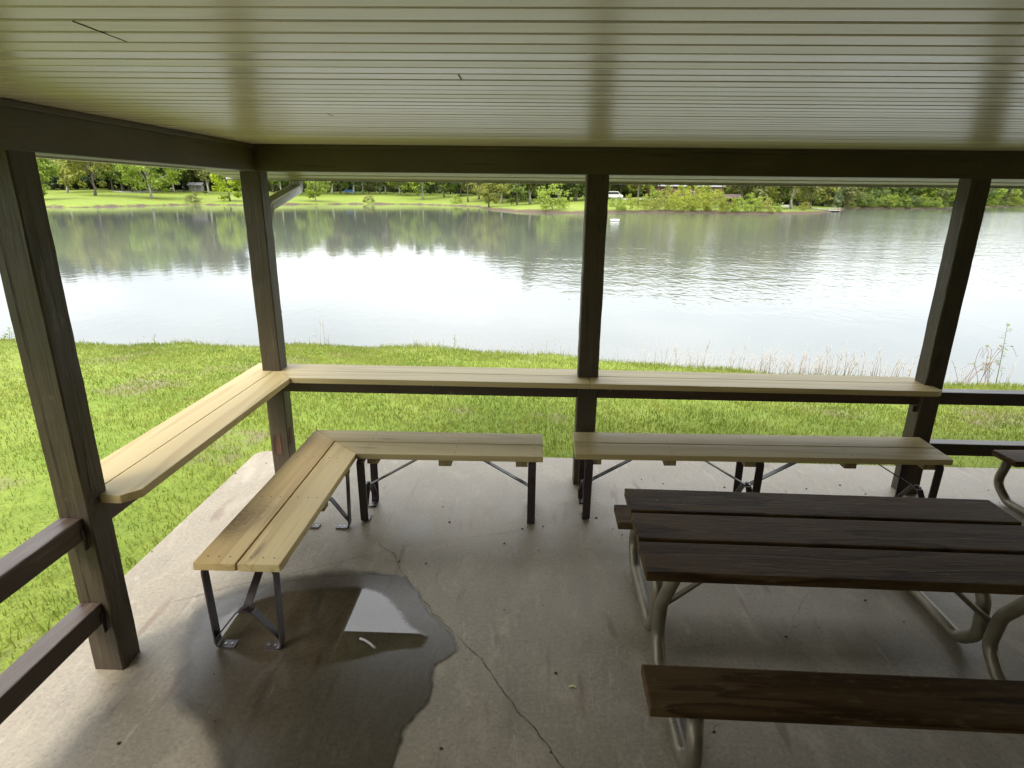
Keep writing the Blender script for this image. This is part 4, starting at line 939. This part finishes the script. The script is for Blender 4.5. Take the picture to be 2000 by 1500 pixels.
def leafy(px, h, n, label, leaf=L_BRIGHT, lean=0., size=.035, dy=.2, stems=1):
    e = at(px, float(np.interp(px, [a for a, b in NEAR_EDGE], [b for a, b in NEAR_EDGE])), z=-.52); r = random.Random(px)
    x, y = e.x, e.y+dy; z = ground_z(x, y); t = empty('leafy_weed', (x, y, z)); tag(t, label, 'weed')
    ms = MB(); ml = MB()
    for s in range(stems):
        bx, by = (r.uniform(-.12, .12), r.uniform(-.08, .08)) if s else (0, 0); hh = h*(1 if s == 0 else r.uniform(.4, .9)); ln = lean+(r.uniform(-.3, .3) if s else 0)
        P = [Vector((bx+ln*hh*q*q, by+.05*q, hh*q-.02)) for q in (0, .25, .5, .75, 1)]; ms.tube(P, .005, 5, [.006, .005, .004, .003, .002])
        for i in range(n):
            q = .25+.75*(i+.5)/n; k = min(3, int(q*4)); p = P[k].lerp(P[k+1], q*4-k); a = r.uniform(0, 6.28); L = size*r.uniform(.7, 1.4)
            d = Vector((math.cos(a), math.sin(a), r.uniform(-.1, .5))).normalized(); w = d.cross(Vector((0, 0, 1))).normalized()*L*.34
            vs = [ml.bm.verts.new(v) for v in (p, p+d*L*.45+w, p+d*L-Vector((0, 0, L*.2)), p+d*L*.45-w)]; ml.face(vs)
    ms.build('stem', STEM_GREEN, t); ml.build('leaf', leaf, t); return t
leafy(285, .34, 16, 'reddish leaved weed standing alone on the bank left of the corner post', L_OLIVE, .05, .055)
leafy(262, .14, 12, 'low leafy weed just left of the reddish leaved one', L_OLIVE, 0, .05, .2, 3)
leafy(6, .34, 14, 'bushy green weed on the bank at the left edge of the photo', L_MID, .1, .06, .1, 5)
leafy(885, .42, 22, 'upright green weed taller than the grass left of the middle post', L_BRIGHT, .0, .045)
leafy(695, .16, 12, 'low broad leaved weed right of the corner post', L_BRIGHT, .05, .06, .1, 4)
leafy(742, .20, 9, 'small upright weed between the broad leaved weed and the dry stems', L_BRIGHT, 0, .045)
leafy(1955, .95, 20, 'tallest leafy stalk on the bank at the right edge of the photo', L_MID, -.02, .075, .1)
# bramble arching over the bank on the right
e = at(1915, 752, z=-.52); t = empty('bramble', (e.x, e.y+.15, ground_z(e.x, e.y+.15))); tag(t, 'tangle of arching reddish bramble stems beside the tall leafy stalk', 'bramble')
ms = MB(); ml = MB(); r = random.Random(4)
for i in range(11):
    a = r.uniform(-1, 1); bx = r.uniform(-.25, .3); hh = r.uniform(.3, .72); sp = a*.55
    P = [Vector((bx+sp*q, r.uniform(-.02, .02), hh*math.sin(min(1, q*1.05)*math.pi*.72)*(1.0)-.02)) for q in np.linspace(0, 1, 9)]; ms.tube(P, .004, 5, [.005-.0004*k for k in range(9)])
    for k in range(5):
        if r.random() < .6:
            p = P[r.randint(3, 8)]; L = r.uniform(.035, .06); an = r.uniform(0, 6.28); d = Vector((math.cos(an), math.sin(an)*.5, .4)).normalized(); w = d.cross(Vector((0, 0, 1))).normalized()*L*.4
            ml.face([ml.bm.verts.new(v) for v in (p, p+d*L*.45+w, p+d*L, p+d*L*.45-w)])
ms.build('stem', STEM_RED, t); ml.build('leaf', L_OLIVE, t)

# ------------------------------------------------------------------ light
SUN_EL, SUN_AZ = R(52), R(215)               # bright overcast, sun behind the camera to the left
w = bpy.data.worlds.new('World'); sc.world = w; w.use_nodes = True; nt = w.node_tree; nt.nodes.clear()
def wn(t, **k):
    o = nt.nodes.new(t)
    for a, b in k.items(): setattr(o, a, b)
    return o
sky = wn('ShaderNodeTexSky', sky_type='NISHITA', sun_disc=False, sun_elevation=SUN_EL, sun_rotation=SUN_AZ)
tc = wn('ShaderNodeTexCoord'); mp = wn('ShaderNodeMapping'); mp.inputs['Scale'].default_value = (1.2, 1.2, 4.5); nt.links.new(tc.outputs['Generated'], mp.inputs[0])
no = wn('ShaderNodeTexNoise'); no.inputs['Scale'].default_value = 1.7; no.inputs['Detail'].default_value = 6; no.inputs['Roughness'].default_value = .5; nt.links.new(mp.outputs[0], no.inputs[0])
rp = wn('ShaderNodeValToRGB'); e = rp.color_ramp.elements; e[0].position = .36; e[0].color = (4.9, 5.15, 5.45, 1); e[1].position = .66; e[1].color = (7.7, 7.75, 7.7, 1); nt.links.new(no.outputs[0], rp.inputs[0])
mx = wn('ShaderNodeMix', data_type='RGBA'); mx.inputs[0].default_value = .86; nt.links.new(sky.outputs[0], mx.inputs[6]); nt.links.new(rp.outputs[0], mx.inputs[7])
sx = wn('ShaderNodeSeparateXYZ'); nt.links.new(tc.outputs['Generated'], sx.inputs[0])
mr = wn('ShaderNodeMapRange'); nt.links.new(sx.outputs[2], mr.inputs[0]); mr.inputs[1].default_value = 0; mr.inputs[2].default_value = 1; mr.inputs[3].default_value = .42; mr.inputs[4].default_value = 1.62
ml_ = wn('ShaderNodeMix', data_type='RGBA', blend_type='MULTIPLY'); ml_.inputs[0].default_value = 1; nt.links.new(mx.outputs[2], ml_.inputs[6]); nt.links.new(mr.outputs[0], ml_.inputs[7])
bg = wn('ShaderNodeBackground'); bg.inputs['Strength'].default_value = .12; nt.links.new(ml_.outputs[2], bg.inputs[0])
ow = wn('ShaderNodeOutputWorld'); nt.links.new(bg.outputs[0], ow.inputs[0])
sl = bpy.data.lights.new('sun', 'SUN'); sl.energy = 1.0; sl.angle = R(26); sl.color = (1, .95, .87)
so = bpy.data.objects.new('sun', sl); col.objects.link(so)
dirv = Vector((math.sin(SUN_AZ)*math.cos(SUN_EL), math.cos(SUN_AZ)*math.cos(SUN_EL), math.sin(SUN_EL)))
so.rotation_euler = dirv.to_track_quat('Z', 'Y').to_euler(); so.location = dirv*60
vs = sc.view_settings; vs.view_transform = 'Standard'; vs.look = 'None'; vs.gamma = 1; vs.exposure = 2.1
sc.cycles.max_bounces = 8; sc.cycles.diffuse_bounces = 5; sc.cycles.glossy_bounces = 4; sc.cycles.transparent_max_bounces = 12
sc.cycles.use_denoising = True; sc.cycles.denoising_prefilter = 'ACCURATE'
